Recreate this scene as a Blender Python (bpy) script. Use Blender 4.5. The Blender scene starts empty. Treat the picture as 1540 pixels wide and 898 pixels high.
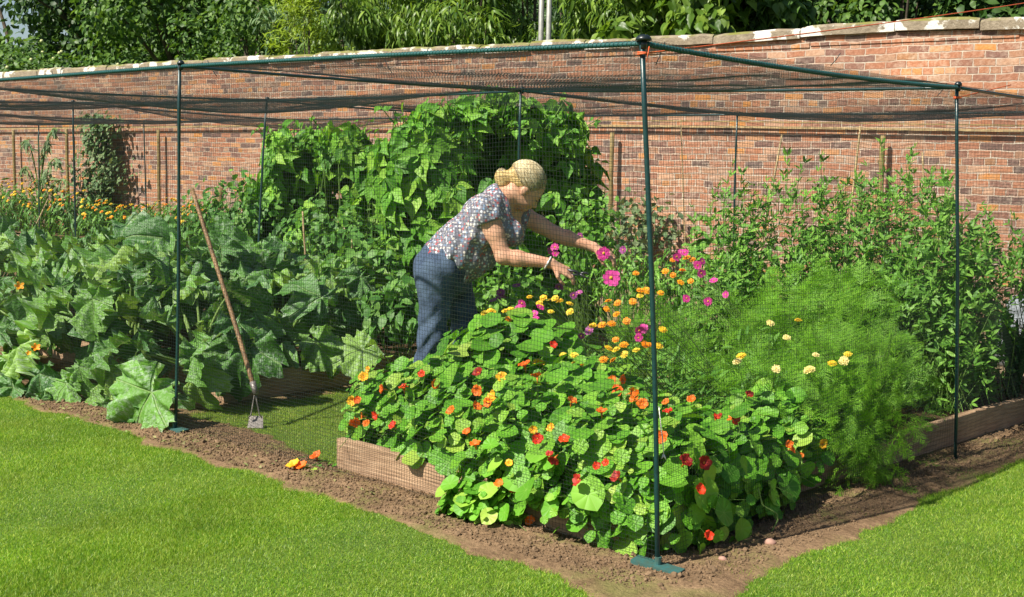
import bpy, math, random
import numpy as np
from mathutils import Matrix, Vector
RNG = np.random.default_rng(7)
random.seed(7)
col = bpy.context.scene.collection
A_ = np.array
def nrm(v):
    v = np.asarray(v, float)
    return v / np.maximum(np.linalg.norm(v, axis=-1, keepdims=True), 1e-9)

# ------------------------------------------------------------------ camera
W, H, FPX = 1540, 898, 1875.35
CP = A_([2.543, -3.451, 1.441]); YAW, PIT, ROL = -0.7450, -0.1120, 0.0180
def _rot():
    cy, sy, cp, sp = math.cos(YAW), math.sin(YAW), math.cos(PIT), math.sin(PIT)
    f = A_([sy*cp, cy*cp, sp]); r = A_([cy, -sy, 0]); u = np.cross(r, f)
    c, s = math.cos(ROL), math.sin(ROL)
    return f, c*r + s*u, -s*r + c*u
CF, CR, CU = _rot()
def ray(x, y): return CF + CR*(x - W/2)/FPX + CU*(H/2 - y)/FPX
def at(x, y, d): return CP + d*ray(x, y)
def gr(x, y, z=0.0):
    d = ray(x, y); return CP + d*(z - CP[2])/d[2]
SUN = nrm([-0.22*math.cos(math.radians(48)), -math.cos(math.radians(48)), math.sin(math.radians(48))])

# ------------------------------------------------------------------ objects
def tag(o, label=None, cat=None, group=None, kind=None):
    if label: o['label'] = label
    if cat: o['category'] = cat
    if group: o['group'] = group
    if kind: o['kind'] = kind
    return o
def thing(name, loc, label, cat, group=None):
    o = bpy.data.objects.new(name, None); col.objects.link(o)
    o.location = [float(v) for v in loc]; o.empty_display_size = .1
    return tag(o, label, cat, group)
def mdata(name, V, F, mats, uv=None, smooth=True, midx=None):
    me = bpy.data.meshes.new(name)
    V = np.asarray(V, np.float32); F = np.asarray(F, np.int32); n, k = F.shape
    me.vertices.add(len(V)); me.vertices.foreach_set('co', V.ravel())
    me.loops.add(n*k); me.loops.foreach_set('vertex_index', F.ravel())
    me.polygons.add(n)
    me.polygons.foreach_set('loop_start', np.arange(0, n*k, k, dtype=np.int32))
    me.polygons.foreach_set('loop_total', np.full(n, k, np.int32))
    me.polygons.foreach_set('use_smooth', np.full(n, smooth, bool))
    if not isinstance(mats, (list, tuple)): mats = [mats]
    for m in mats: me.materials.append(m)
    if midx is not None: me.polygons.foreach_set('material_index', np.asarray(midx, np.int32))
    if uv is not None:
        l = me.uv_layers.new(name='UVMap'); l.data.foreach_set('uv', np.asarray(uv, np.float32)[F.ravel()].ravel())
    me.update(); me.validate()
    return me
def link(name, me, parent=None, loc=None, rot=None, scale=None):
    o = bpy.data.objects.new(name, me); col.objects.link(o)
    if parent is not None: o.parent = parent
    if rot is not None:
        M = Matrix([list(map(float, q)) for q in rot]).to_4x4()
        o.rotation_euler = M.to_euler()
    if loc is not None: o.location = [float(v) for v in loc]
    if scale is not None: o.scale = (scale,)*3 if np.isscalar(scale) else scale
    return o
class MB:
    "collects triangles/quads (quads split) of one mesh"
    def __init__(s): s.V = []; s.F = []; s.U = []; s.I = []; s.n = 0
    def add(s, V, F, U=None, mi=0):
        V = np.asarray(V, float); F = np.asarray(F, int)
        if F.size == 0: return s
        if F.shape[1] == 4: F = np.concatenate([F[:, [0, 1, 2]], F[:, [0, 2, 3]]])
        s.V.append(V); s.F.append(F + s.n); s.U.append(np.zeros((len(V), 2)) if U is None else U)
        s.I.append(np.full(len(F), mi)); s.n += len(V); return s
    def box(s, x0, x1, y0, y1, z0, z1, mi=0):
        V = A_([(x, y, z) for z in (z0, z1) for y in (y0, y1) for x in (x0, x1)], float)
        F = A_([(0, 2, 3, 1), (4, 5, 7, 6), (0, 1, 5, 4), (2, 6, 7, 3), (0, 4, 6, 2), (1, 3, 7, 5)])
        return s.add(V, F, mi=mi)
    def tube(s, P, R, k=8, cap=True, mi=0):
        V, F = tube(P, R, k, cap); return s.add(V, F, mi=mi)
    def build(s, name, mat, parent=None, off=None, smooth=True):
        V = np.concatenate(s.V)
        if off is not None: V = V - np.asarray(off)
        return link(name, mdata(name, V, np.concatenate(s.F), mat, np.concatenate(s.U), smooth, np.concatenate(s.I)), parent)
def tube(P, R, k=8, cap=True):
    P = np.asarray(P, float); n = len(P); R = np.broadcast_to(np.asarray(R, float), (n,))
    T = np.gradient(P, axis=0); T = nrm(T)
    ref = A_([0, 0, 1.]) if abs(T[0][2]) < .9 else A_([1., 0, 0])
    X = nrm(np.cross(T, ref)); Y = np.cross(T, X)
    a = np.linspace(0, 2*math.pi, k, endpoint=False)
    V = (P[:, None] + R[:, None, None]*(np.cos(a)[None, :, None]*X[:, None] + np.sin(a)[None, :, None]*Y[:, None])).reshape(-1, 3)
    i = np.arange(n-1)[:, None]*k; j = np.arange(k)[None]; j2 = (j+1) % k
    F = np.stack([i+j, i+j2, i+k+j2, i+k+j], -1).reshape(-1, 4)
    F = np.concatenate([F[:, [0, 1, 2]], F[:, [0, 2, 3]]])
    if cap:
        V = np.concatenate([V, P[:1], P[-1:]]); c0, c1 = n*k, n*k+1; e = np.arange(k); e2 = (e+1) % k
        F = np.concatenate([F, np.stack([np.full(k, c0), e2, e], -1), np.stack([np.full(k, c1), (n-1)*k+e, (n-1)*k+e2], -1)])
    return V, F
def tubes(P, R, k=3):
    "many tubes of equal point count at once: P (m,n,3), R (m,n) or scalar"
    P = np.asarray(P, float); m, n = P.shape[:2]; R = np.broadcast_to(np.asarray(R, float), (m, n))
    T = nrm(np.gradient(P, axis=1))
    ref = np.where(np.abs(T[..., 2:3]) < .9, A_([0, 0, 1.]), A_([1., 0, 0]))
    X = nrm(np.cross(T, ref)); Y = np.cross(T, X)
    a = np.linspace(0, 2*math.pi, k, endpoint=False)
    V = (P[:, :, None] + R[:, :, None, None]*(np.cos(a)[:, None]*X[:, :, None] + np.sin(a)[:, None]*Y[:, :, None])).reshape(-1, 3)
    b = (np.arange(m)*n*k)[:, None, None]; i = (np.arange(n-1)*k)[None, :, None]; j = np.arange(k)[None, None]; j2 = (j+1) % k
    F = np.stack([b+i+j, b+i+j2, b+i+k+j2, b+i+k+j], -1).reshape(-1, 4)
    return V, F
def bez(a, b, c, n):
    t = np.linspace(0, 1, n)[None, :, None]; a, b, c = (np.asarray(q, float)[:, None] for q in (a, b, c))
    return (1-t)**2*a + 2*t*(1-t)*b + t*t*c
def inst(T, P, R, S):
    V, U, F = T; P = np.asarray(P, float); n = len(P)
    S = np.asarray(S, float)
    S = np.broadcast_to(S[:, None] if S.ndim == 1 else S, (n, 3))
    VV = np.einsum('nij,nvj->nvi', R, V[None]*S[:, None]) + P[:, None]
    FF = F[None] + (np.arange(n)*len(V))[:, None, None]
    return VV.reshape(-1, 3), FF.reshape(-1, F.shape[1]), np.tile(U, (n, 1))
def orient(N, tip):
    Z = nrm(N); Y = np.asarray(tip, float); Y = nrm(Y - (Y*Z).sum(-1, keepdims=True)*Z); X = np.cross(Y, Z)
    return np.stack([X, Y, Z], -1)
def rv(n, s=1.0): return RNG.normal(0, s, (n, 3))
def sph(n): return nrm(rv(n))

# ------------------------------------------------------------------ materials
def newmat(name):
    m = bpy.data.materials.new(name); m.use_nodes = True; nt = m.node_tree; nt.nodes.clear()
    out = nt.nodes.new('ShaderNodeOutputMaterial')
    return m, nt, out
def nd(nt, t, **k):
    n = nt.nodes.new(t)
    for a, b in k.items():
        if a.startswith('i_'): n.inputs[a[2:].replace('_', ' ')].default_value = b
        else: setattr(n, a, b)
    return n
def L(nt, a, b): nt.links.new(a, b)
def ramp(nt, fac, stops, interp='LINEAR'):
    r = nt.nodes.new('ShaderNodeValToRGB'); r.color_ramp.interpolation = interp
    while len(r.color_ramp.elements) < len(stops): r.color_ramp.elements.new(.5)
    for e, (p, c) in zip(r.color_ramp.elements, stops):
        e.position = p; e.color = (*c, 1) if len(c) == 3 else c
    L(nt, fac, r.inputs[0]); return r.outputs[0]
def noise(nt, scale, detail=4, vec=None, rough=.55):
    n = nd(nt, 'ShaderNodeTexNoise'); n.inputs['Scale'].default_value = scale; n.inputs['Detail'].default_value = detail; n.inputs['Roughness'].default_value = rough
    if vec is None:
        tc = nd(nt, 'ShaderNodeTexCoord'); vec = tc.outputs['Object']
    L(nt, vec, n.inputs['Vector']); return n.outputs['Fac']
def mixc(nt, fac, a, b, mode='MIX'):
    m = nt.nodes.new('ShaderNodeMix'); m.data_type = 'RGBA'; m.blend_type = mode
    for s, v in ((0, fac), (6, a), (7, b)):
        if hasattr(v, 'links') or isinstance(v, bpy.types.NodeSocket): L(nt, v, m.inputs[s])
        else: m.inputs[s].default_value = v if s == 0 else (*v, 1)
    return m.outputs[2]
def math_(nt, op, a, b=None, c=None):
    m = nt.nodes.new('ShaderNodeMath'); m.operation = op
    for i, v in enumerate((a, b, c)):
        if v is None: continue
        if isinstance(v, bpy.types.NodeSocket): L(nt, v, m.inputs[i])
        else: m.inputs[i].default_value = v
    return m.outputs[0]
def bumpn(nt, h, strength, dist):
    b = nd(nt, 'ShaderNodeBump'); b.inputs['Strength'].default_value = strength; b.inputs['Distance'].default_value = dist
    L(nt, h, b.inputs['Height']); return b.outputs[0]
def plain(name, c, rough=.6, var=.15, scale=30, metal=0, bump=.0, spec=.5, c2=None):
    m, nt, out = newmat(name); p = nd(nt, 'ShaderNodeBsdfPrincipled')
    f = noise(nt, scale)
    c2 = c2 or tuple(v*(1-var*2) for v in c)
    L(nt, ramp(nt, f, [(.3, c2), (.7, c)]), p.inputs['Base Color'])
    p.inputs['Roughness'].default_value = rough; p.inputs['Metallic'].default_value = metal
    p.inputs['Specular IOR Level'].default_value = spec
    if bump: L(nt, bumpn(nt, noise(nt, scale*2), .6, bump), p.inputs['Normal'])
    L(nt, p.outputs[0], out.inputs[0]); return m
def leafmat(name, stops, trans=.3, rough=.45, mode='island', vein=None, spec=.35, big=1.2, bscale=3):
    m, nt, out = newmat(name); p = nd(nt, 'ShaderNodeBsdfPrincipled')
    if mode == 'island': f = nd(nt, 'ShaderNodeNewGeometry').outputs['Random Per Island']
    else: f = nd(nt, 'ShaderNodeObjectInfo').outputs['Random']
    n = len(stops); c = ramp(nt, f, [(i/(max(n-1, 1)), s) for i, s in enumerate(stops)])
    bn = ramp(nt, noise(nt, bscale, 3), [(.3, (.72, .74, .75)), (.7, (big, big, big*.9))])
    c = mixc(nt, 1.0, c, bn, 'MULTIPLY')
    if name == 'grass_blade':
        st = math_(nt, 'MULTIPLY', ramp(nt, noise(nt, 2.3, 6, rough=.65), [(.46, (0, 0, 0)), (.66, (1, 1, 1))]), ramp(nt, noise(nt, 55, 3), [(.4, (.2, .2, .2)), (.7, (1, 1, 1))]))
        c = mixc(nt, math_(nt, 'MULTIPLY', st, .55), c, (.36, .42, .07))
    nrmsock = None
    if vein:
        uv = nd(nt, 'ShaderNodeUVMap').outputs[0]
        sx = nd(nt, 'ShaderNodeSeparateXYZ'); L(nt, uv, sx.inputs[0])
        x, y = sx.outputs[0], sx.outputs[1]
        r = math_(nt, 'SQRT', math_(nt, 'ADD', math_(nt, 'MULTIPLY', x, x), math_(nt, 'MULTIPLY', y, y)))
        if vein == 'radial':
            a = math_(nt, 'ARCTAN2', x, y)
            w = math_(nt, 'ABSOLUTE', math_(nt, 'SINE', math_(nt, 'MULTIPLY', a, 4.5)))
            w = math_(nt, 'MULTIPLY', w, r)
            v = ramp(nt, w, [(.03, (1, 1, 1)), (.10, (0, 0, 0))])
            cen = ramp(nt, r, [(.04, (1, 1, 1)), (.16, (0, 0, 0))])
            vv = math_(nt, 'MAXIMUM', v, cen)
            c = mixc(nt, math_(nt, 'MULTIPLY', vv, .36), c, (.28, .46, .10))
            nrmsock = bumpn(nt, w, .5, .004)
        elif vein == 'palmate':
            a = math_(nt, 'ARCTAN2', x, y)
            w = math_(nt, 'MULTIPLY', math_(nt, 'ABSOLUTE', math_(nt, 'SINE', math_(nt, 'MULTIPLY', a, 2.5))), r)
            v = ramp(nt, w, [(.008, (1, 1, 1)), (.035, (0, 0, 0))])
            a2 = math_(nt, 'ABSOLUTE', math_(nt, 'SINE', math_(nt, 'ADD', math_(nt, 'MULTIPLY', w, 38), math_(nt, 'MULTIPLY', r, 30))))
            ve2 = ramp(nt, a2, [(.0, (1, 1, 1)), (.22, (0, 0, 0))])
            c = mixc(nt, math_(nt, 'MULTIPLY', math_(nt, 'MAXIMUM', v, math_(nt, 'MULTIPLY', ve2, .05)), .65), c, (.24, .36, .12))
            sp = noise(nt, 20, 6, uv, .75); pat = ramp(nt, noise(nt, 2.2, 3), [(.34, (0, 0, 0)), (.56, (1, 1, 1))])
            spm = math_(nt, 'MULTIPLY', ramp(nt, sp, [(.47, (0, 0, 0)), (.60, (1, 1, 1))]), pat)
            c = mixc(nt, math_(nt, 'MULTIPLY', spm, .75), c, (.36, .44, .35))
            nrmsock = bumpn(nt, math_(nt, 'ADD', math_(nt, 'MULTIPLY', v, -.4), noise(nt, 13, 5, uv)), .7, .03)
        elif vein == 'pinnate':
            ax = math_(nt, 'ABSOLUTE', x)
            v = ramp(nt, ax, [(.012, (1, 1, 1)), (.035, (0, 0, 0))])
            a2 = math_(nt, 'ABSOLUTE', math_(nt, 'SINE', math_(nt, 'MULTIPLY', math_(nt, 'SUBTRACT', y, ax), 16)))
            ve2 = ramp(nt, a2, [(.0, (1, 1, 1)), (.25, (0, 0, 0))])
            c = mixc(nt, math_(nt, 'MULTIPLY', math_(nt, 'MAXIMUM', v, math_(nt, 'MULTIPLY', ve2, .15)), .4), c, (.22, .36, .08))
            nrmsock = bumpn(nt, a2, .25, .006)
    L(nt, c, p.inputs['Base Color']); p.inputs['Roughness'].default_value = rough; p.inputs['Specular IOR Level'].default_value = spec
    if nrmsock: L(nt, nrmsock, p.inputs['Normal'])
    t = nd(nt, 'ShaderNodeBsdfTranslucent'); tc = mixc(nt, 1.0, c, (1.5, 1.45, .7), 'MULTIPLY'); L(nt, tc, t.inputs[0])
    mx = nd(nt, 'ShaderNodeMixShader'); mx.inputs[0].default_value = trans
    L(nt, p.outputs[0], mx.inputs[1]); L(nt, t.outputs[0], mx.inputs[2]); L(nt, mx.outputs[0], out.inputs[0])
    return m
def petalmat(name, c, c2, trans=.25, rad=None):
    m, nt, out = newmat(name); p = nd(nt, 'ShaderNodeBsdfPrincipled')
    f = nd(nt, 'ShaderNodeObjectInfo').outputs['Random']
    cc = ramp(nt, f, [(0, c), (1, c2)])
    if rad:
        uv = nd(nt, 'ShaderNodeUVMap').outputs[0]; ln = nd(nt, 'ShaderNodeVectorMath', operation='LENGTH'); L(nt, uv, ln.inputs[0])
        k = ramp(nt, ln.outputs['Value'], [(.10, (1, 1, 1)), (.26, (0, 0, 0))])
        cc = mixc(nt, k, cc, rad)
    L(nt, cc, p.inputs['Base Color']); p.inputs['Roughness'].default_value = .6
    t = nd(nt, 'ShaderNodeBsdfTranslucent'); L(nt, cc, t.inputs[0])
    mx = nd(nt, 'ShaderNodeMixShader'); mx.inputs[0].default_value = trans
    L(nt, p.outputs[0], mx.inputs[1]); L(nt, t.outputs[0], mx.inputs[2]); L(nt, mx.outputs[0], out.inputs[0])
    return m

M = {}
M['teal'] = plain('teal_tube', (.004, .040, .042), .38, .2, 60, spec=.6, bump=.0006)
M['dark_plastic'] = plain('dark_plastic', (.012, .02, .022), .35, .2, 80)
M['net'] = plain('net_strand', (.010, .016, .015), .45, .1, 80, spec=.5)
M['rope_net'] = plain('wrapped_net', (.01, .11, .11), .55, .3, 220, bump=.003)
M['stem'] = leafmat('green_stem', [(.10, .19, .035), (.16, .27, .06)], .15, .5)
M['petiole'] = leafmat('pale_petiole', [(.14, .24, .05), (.24, .36, .10)], .2, .45)
M['naslf'] = leafmat('nasturtium_leaf', [(.06, .20, .012), (.09, .27, .016), (.12, .33, .022), (.15, .37, .03), (.19, .41, .035), (.32, .46, .07)], .24, .5, vein='radial')
M['courlf'] = leafmat('courgette_leaf', [(.05, .16, .025), (.085, .23, .03), (.14, .32, .04), (.26, .42, .07)], .2, .45, mode='obj', vein='palmate')
M['beanlf'] = leafmat('bean_leaf', [(.055, .18, .014), (.10, .28, .022), (.18, .39, .04), (.26, .45, .06)], .25, .55, vein='pinnate')
M['pealf'] = leafmat('pea_leaf', [(.075, .20, .025), (.13, .30, .04), (.22, .42, .07)], .28, .5)
M['fern'] = leafmat('feathery_leaf', [(.085, .24, .012), (.14, .34, .018), (.24, .45, .035)], .35, .55)
M['callf'] = leafmat('marigold_leaf', [(.08, .22, .03), (.17, .36, .06)], .3, .5)
M['fol_mid'] = leafmat('mid_foliage', [(.05, .15, .025), (.09, .23, .04), (.17, .33, .07)], .28, .5)
M['fol_grey'] = leafmat('grey_foliage', [(.05, .11, .04), (.12, .20, .08), (.20, .26, .12)], .2, .6)
M['fol_dark'] = leafmat('dark_foliage', [(.016, .046, .011), (.035, .085, .018), (.075, .14, .03)], .25, .5)
M['fol_tree'] = leafmat('tree_foliage', [(.035, .085, .014), (.07, .15, .024), (.14, .24, .045)], .3, .5)
M['fol_chest'] = leafmat('long_leaf_foliage', [(.045, .10, .012), (.11, .20, .024), (.24, .35, .055)], .35, .4)
M['fol_yel'] = leafmat('golden_foliage', [(.16, .24, .015), (.26, .36, .03)], .35, .5)
M['bark'] = plain('bark', (.12, .09, .06), .9, .35, 12, bump=.02)
M['cane'] = plain('bamboo', (.46, .33, .16), .5, .25, 25)
M['post_wood'] = plain('post_wood', (.30, .22, .08), .75, .25, 18, bump=.003)
M['lily'] = leafmat('lance_leaf', [(.02, .07, .03), (.05, .13, .05)], .2, .4)
M['grass'] = leafmat('grass_blade', [(.06, .16, .010), (.11, .25, .012), (.18, .35, .018), (.28, .45, .028), (.55, .60, .14)], .35, .45, bscale=1.6, big=1.15)

# ------------------------------------------------------------------ leaf templates (in XY, base at origin, tip +y, normal +z)
def tri(F):
    F = np.asarray(F)
    return np.concatenate([F[:, [0, 1, 2]], F[:, [0, 2, 3]]]) if F.shape[1] == 4 else F
def leaf_oval(wd=.45, n=4, droop=.25, fold=.12, shape=1.0):
    V = []; U = []
    for i in range(n+1):
        t = i/n; w = wd*.5*math.sin(math.pi*t**shape)**.8 if 0 < i < n else 0.0
        z = -droop*t*t
        for s in (-1, 0, 1):
            V.append((s*w, t, z + fold*abs(s)*w*2)); U.append((s*w, t))
    F = []
    for i in range(n):
        for s in (0, 1): a = i*3+s; F.append((a, a+1, a+4, a+3))
    return A_(V, float), A_(U, float), tri(F)
def leaf_heart(wd=.8, droop=.3, n=6):
    V = []; U = []
    prof = [(-.05, .16), (.05, .36), (.22, .46), (.42, .40), (.65, .24), (.85, .09), (1, 0)]
    for t, w in prof:
        for s in (-1, -.5, 0, .5, 1):
            V.append((s*w*wd*1.05, t, -droop*t*t + .10*(abs(s)-.35) + .03*math.sin(9*t+4*s))); U.append((s*w, t))
    F = []
    for i in range(len(prof)-1):
        for s in range(4): a = i*5+s; F.append((a, a+1, a+6, a+5))
    return A_(V, float), A_(U, float), tri(F)
def leaf_round(k=12, seed=0):
    g = np.random.default_rng(seed); V = [(0, 0, -.10)]; U = [(0, 0)]
    ph = g.uniform(0, 6.3, 3)
    for rr in (.5, 1.0):
        for i in range(k):
            a = 2*math.pi*i/k
            r = rr*(1 + .06*math.sin(5*a+ph[0]) + .05*math.sin(3*a+ph[1]))
            V.append((r*math.sin(a), r*math.cos(a), -.10 + .13*rr*rr*(.6+.8*math.sin(2*a+ph[2])))); U.append((r*math.sin(a), r*math.cos(a)))
    F = [(0, 1+i, 1+(i+1) % k) for i in range(k)]
    for i in range(k):
        a, b = 1+i, 1+(i+1) % k; F += [(a, a+k, b+k), (a, b+k, b)]
    F = A_(F)[:, ::-1]
    return A_(V, float), A_(U, float), F
def leaf_courgette(seed, k=66, nr=7):
    g = np.random.default_rng(seed); V = [(0, 0, 0)]; U = [(0, 0)]; ph = g.uniform(0, 6.3, 6); dr = g.uniform(.0, .6); cup = g.uniform(-.1, .6); dl = g.uniform(.04, .26) if seed else .02
    for j in range(1, nr+1):
        rr = j/nr
        for i in range(k):
            a = -math.pi + 2*math.pi*(i+.5)/k
            lob = .5+.5*math.cos(5*a)
            R = (.44 + .14*math.cos(a))*(1 - dl*(1-lob)**2.2) * (1 + .030*math.sin(19*a+ph[0]) + .028*math.sin(37*a+ph[4]) + .05*math.sin(3*a+ph[1]))
            sinus = math.exp(-((math.pi-abs(a))/.30)**2); R *= 1 - .7*sinus
            r = R*rr
            z = .055*math.sin(5*a+math.pi/2)*-1*rr - dr*r*r*1.4 + cup*abs(math.sin(a))*r + .022*rr*math.sin(7*a+ph[1]+3*rr) + .060*rr*rr*math.sin(11*a+ph[2]+2*rr) + .045*rr**3*math.sin(21*a+ph[5]) + .018*math.sin(9*r*math.sin(a)*2+ph[5])*math.cos(15*r*math.cos(a))+.05*r*math.sin(2*a+ph[3])
            V.append((r*math.sin(a), r*math.cos(a), z)); U.append((r*math.sin(a), r*math.cos(a)))
    F = [(0, 1+i, 1+(i+1) % k) for i in range(k)]
    for j in range(nr-1):
        for i in range(k):
            a, b = 1+j*k+i, 1+j*k+(i+1) % k; F += [(a, a+k, b+k), (a, b+k, b)]
    F = A_(F)[:, ::-1]
    return A_(V, float), A_(U, float), F
def combine(parts):
    V = []; U = []; F = []; n = 0
    for v, u, f in parts: V.append(v); U.append(u); F.append(f+n); n += len(v)
    return np.concatenate(V), np.concatenate(U), np.concatenate(F)
def xf(T, rz=0, rx=0, s=1, off=(0, 0, 0)):
    V, U, F = T; c, s_ = math.cos(rz), math.sin(rz); cx, sx = math.cos(rx), math.sin(rx)
    R = A_([[c, -s_, 0], [s_, c, 0], [0, 0, 1]]) @ A_([[1, 0, 0], [0, cx, -sx], [0, sx, cx]])
    return (V*s) @ R.T + A_(off), U, F
T_OVAL = leaf_oval(.45, 3)
T_BROAD = leaf_oval(.62, 3, .2, .1, .85)
T_LANCE = leaf_oval(.20, 5, .45, .1, .8)
T_HEART = leaf_heart()
T_TRI = combine([xf(T_HEART, 0, -.25, 1, (0, .25, 0)), xf(T_HEART, 1.25, -.3, .85, (-.06, .12, 0)), xf(T_HEART, -1.25, -.3, .85, (.06, .12, 0))])
T_ROUND = [leaf_round(12, s) for s in range(4)]
T_PEA = combine([xf(T_BROAD, .9, 0, .9), xf(T_BROAD, -.9, 0, .9), xf(T_LANCE, .05, .3, .8)])
def feather(seed, nb=16):
    g = np.random.default_rng(seed); parts = []
    for i in range(nb):
        t = (i+.6)/nb; w = .0075
        for s in (-1, 1):
            l = .40*(math.sin(math.pi*min(1, t*.8+.15)))*g.uniform(.7, 1.2); a = s*g.uniform(.6, 1.1); b = g.normal(0, .22)
            p0 = A_([0, t*.9, -.15*t*t]); d = A_([math.sin(a), math.cos(a), b]); q = nrm(np.cross(d, [0, 0, 1]))
            p1 = p0 + d*l*.55; p2 = p0 + d*l + A_([0, .02, .02*g.normal()])
            V = A_([p0-q*w, p0+q*w, p1+q*w*.8, p1-q*w*.8, p2]); parts.append((V, V[:, :2].copy(), A_([(0, 1, 2), (0, 2, 3), (3, 2, 4)])))
            for k in (0, 1, 2):
                e = p0 + d*l*(.3+.22*k); dd = nrm(d + A_([0, .2, 0]) + .9*(-1)**k*q + g.normal(0, .35, 3)); e2 = e + dd*l*.42; qq = nrm(np.cross(dd, [0, .1, 1]))*w*.8
                V = A_([e-qq, e+qq, e2]); parts.append((V, V[:, :2].copy(), A_([(0, 1, 2)])))
    V = A_([(-.008, 0, 0), (.008, 0, 0), (.004, 1, -.15), (-.004, 1, -.15)]); parts.append((V, V[:, :2].copy(), A_([(0, 1, 2), (0, 2, 3)])))
    return combine(parts)
T_FEA = [feather(s) for s in range(3)]

def scatter(mb, T, P, N, tip, S, mi=0):
    if isinstance(T, list):
        idx = RNG.integers(0, len(T), len(P))
        for k in range(len(T)):
            q = idx == k
            if q.any():
                V, F, U = inst(T[k], P[q], orient(N[q], tip[q]), S[q]); mb.add(V, F, U, mi)
    else:
        V, F, U = inst(T, P, orient(N, tip), S); mb.add(V, F, U, mi)

# ------------------------------------------------------------------ flower meshes
def petals(n, ln, wd, cup, ruf, layers=1, seed=0, k=4):
    g = np.random.default_rng(seed); parts = []
    for ly in range(layers):
        for i in range(n):
            a = 2*math.pi*(i + .5*ly)/n + g.normal(0, .06); l = ln*(1 - .22*ly)*g.uniform(.9, 1.08)
            V = []; U = []
            for j in range(k+1):
                t = j/k; w = wd*.5*l*(math.sin(math.pi*(.12+.72*t))**.9)
                for s in (-1, 0, 1):
                    V.append((s*w, l*t, cup*l*t*(1+.5*ly) - .35*cup*l*t*t + ruf*l*math.sin(5*s+7*t+i)*t + .004*ly + .15*abs(s)*w)); U.append((s*w/ln, t*l/ln))
            F = []
            for j in range(k):
                for s in (0, 1): b = j*3+s; F.append((b, b+1, b+4, b+3))
            v, u, f = A_(V, float), A_(U, float), tri(F)
            c, s_ = math.cos(a), math.sin(a); Rz = A_([[c, -s_, 0], [s_, c, 0], [0, 0, 1]]); v = v @ Rz.T
            parts.append((v, u, f))
    return combine(parts)
def dome(r, h, z0, k=10):
    V = [(0, 0, z0+h)]; 
    for j, (q, hh) in enumerate(((.55, .8), (1, 0))):
        for i in range(k): a = 2*math.pi*i/k; V.append((r*q*math.cos(a), r*q*math.sin(a), z0+h*hh))
    F = [(0, 1+i, 1+(i+1) % k) for i in range(k)]
    for i in range(k):
        a, b = 1+i, 1+(i+1) % k; F += [(a, a+k, b+k), (a, b+k, b)]
    return A_(V, float), np.zeros((len(V), 2)), A_(F)
def flower_mesh(name, kind, mp, mc, seed=0):
    mb = MB()
    if kind == 'nast':
        v, u, f = petals(5, .030, 1.1, .85, .16, 1, seed, 5); mb.add(v, f, u)
        V, F = tube([(0, 0, .004), (0, 0, -.012), (.004, 0, -.03)], [.007, .004, .0015], 6); mb.add(V, F, mi=1)
    elif kind == 'cosmos':
        v, u, f = petals(8, .038, .78, .12, .05, 1, seed); mb.add(v, f, u)
        v, u, f = dome(.008, .006, .002); mb.add(v, f, u, 1)
    elif kind == 'cal':
        v, u, f = petals(17, .024, .34, .10, .04, 3, seed, 3); mb.add(v, f, u)
        v, u, f = dome(.006, .007, .004); mb.add(v, f, u, 1)
        v, u, f = dome(.010, -.010, .0); mb.add(v, f, u, 2)
    me = mdata(name, np.concatenate(mb.V), np.concatenate(mb.F), [mp, mc, M['stem']], np.concatenate(mb.U), True, np.concatenate(mb.I))
    return me
P_or = petalmat('petal_orange', (.85, .13, .006), (.80, .20, .01), rad=(.75, .28, .02))
P_red = petalmat('petal_red', (.68, .02, .006), (.80, .07, .008), rad=(.5, .02, .01))
P_yel = petalmat('petal_yellow', (.85, .38, .01), (.88, .48, .02), rad=(.7, .22, .02))
P_dk = petalmat('petal_crimson', (.30, .012, .008), (.40, .02, .01))
P_pk = petalmat('petal_magenta', (.62, .03, .26), (.72, .07, .36), rad=(.55, .02, .2))
P_pu = petalmat('petal_purple', (.32, .05, .24), (.42, .09, .30))
P_cy = petalmat('petal_marigold_yellow', (.88, .55, .02), (.85, .66, .05))
P_co = petalmat('petal_marigold_orange', (.88, .30, .008), (.90, .42, .01))
P_cp = petalmat('petal_pale_yellow', (.85, .72, .22), (.86, .74, .32), rad=(.8, .6, .06))
P_ctr = plain('flower_centre', (.65, .36, .02), .8)
P_ctd = plain('flower_centre_brown', (.25, .10, .02), .8)
FM = {}
for k, m in dict(o=P_or, r=P_red, y=P_yel, d=P_dk).items(): FM['n'+k] = [flower_mesh('flower', 'nast', m, P_yel, s) for s in range(3)]
for k, m in dict(p=P_pk, u=P_pu).items(): FM['c'+k] = [flower_mesh('flower', 'cosmos', m, P_ctr, s) for s in range(2)]
for k, m in dict(y=P_cy, o=P_co, p=P_cp).items(): FM['m'+k] = [flower_mesh('flower', 'cal', m, P_ctd if k == 'o' else P_ctr, s) for s in range(2)]
def put_flower(kind, P, N, parent, s=1.0, roll=None):
    me = random.choice(FM[kind]); R = orient(A_([N]), sph(1))[0]
    return link('flower', me, parent, np.asarray(P)-A_(parent.location), R, s*random.uniform(.9, 1.12))

def ico(): 
    t = (1+5**.5)/2; V = nrm(A_([(-1, t, 0), (1, t, 0), (-1, -t, 0), (1, -t, 0), (0, -1, t), (0, 1, t), (0, -1, -t), (0, 1, -t), (t, 0, -1), (t, 0, 1), (-t, 0, -1), (-t, 0, 1)], float))
    F = A_([(0, 11, 5), (0, 5, 1), (0, 1, 7), (0, 7, 10), (0, 10, 11), (1, 5, 9), (5, 11, 4), (11, 10, 2), (10, 7, 6), (7, 1, 8), (3, 9, 4), (3, 4, 2), (3, 2, 6), (3, 6, 8), (3, 8, 9), (4, 9, 5), (2, 4, 11), (6, 2, 10), (8, 6, 7), (9, 8, 1)])
    return V, V[:, :2].copy(), F
ICO = ico()

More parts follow.
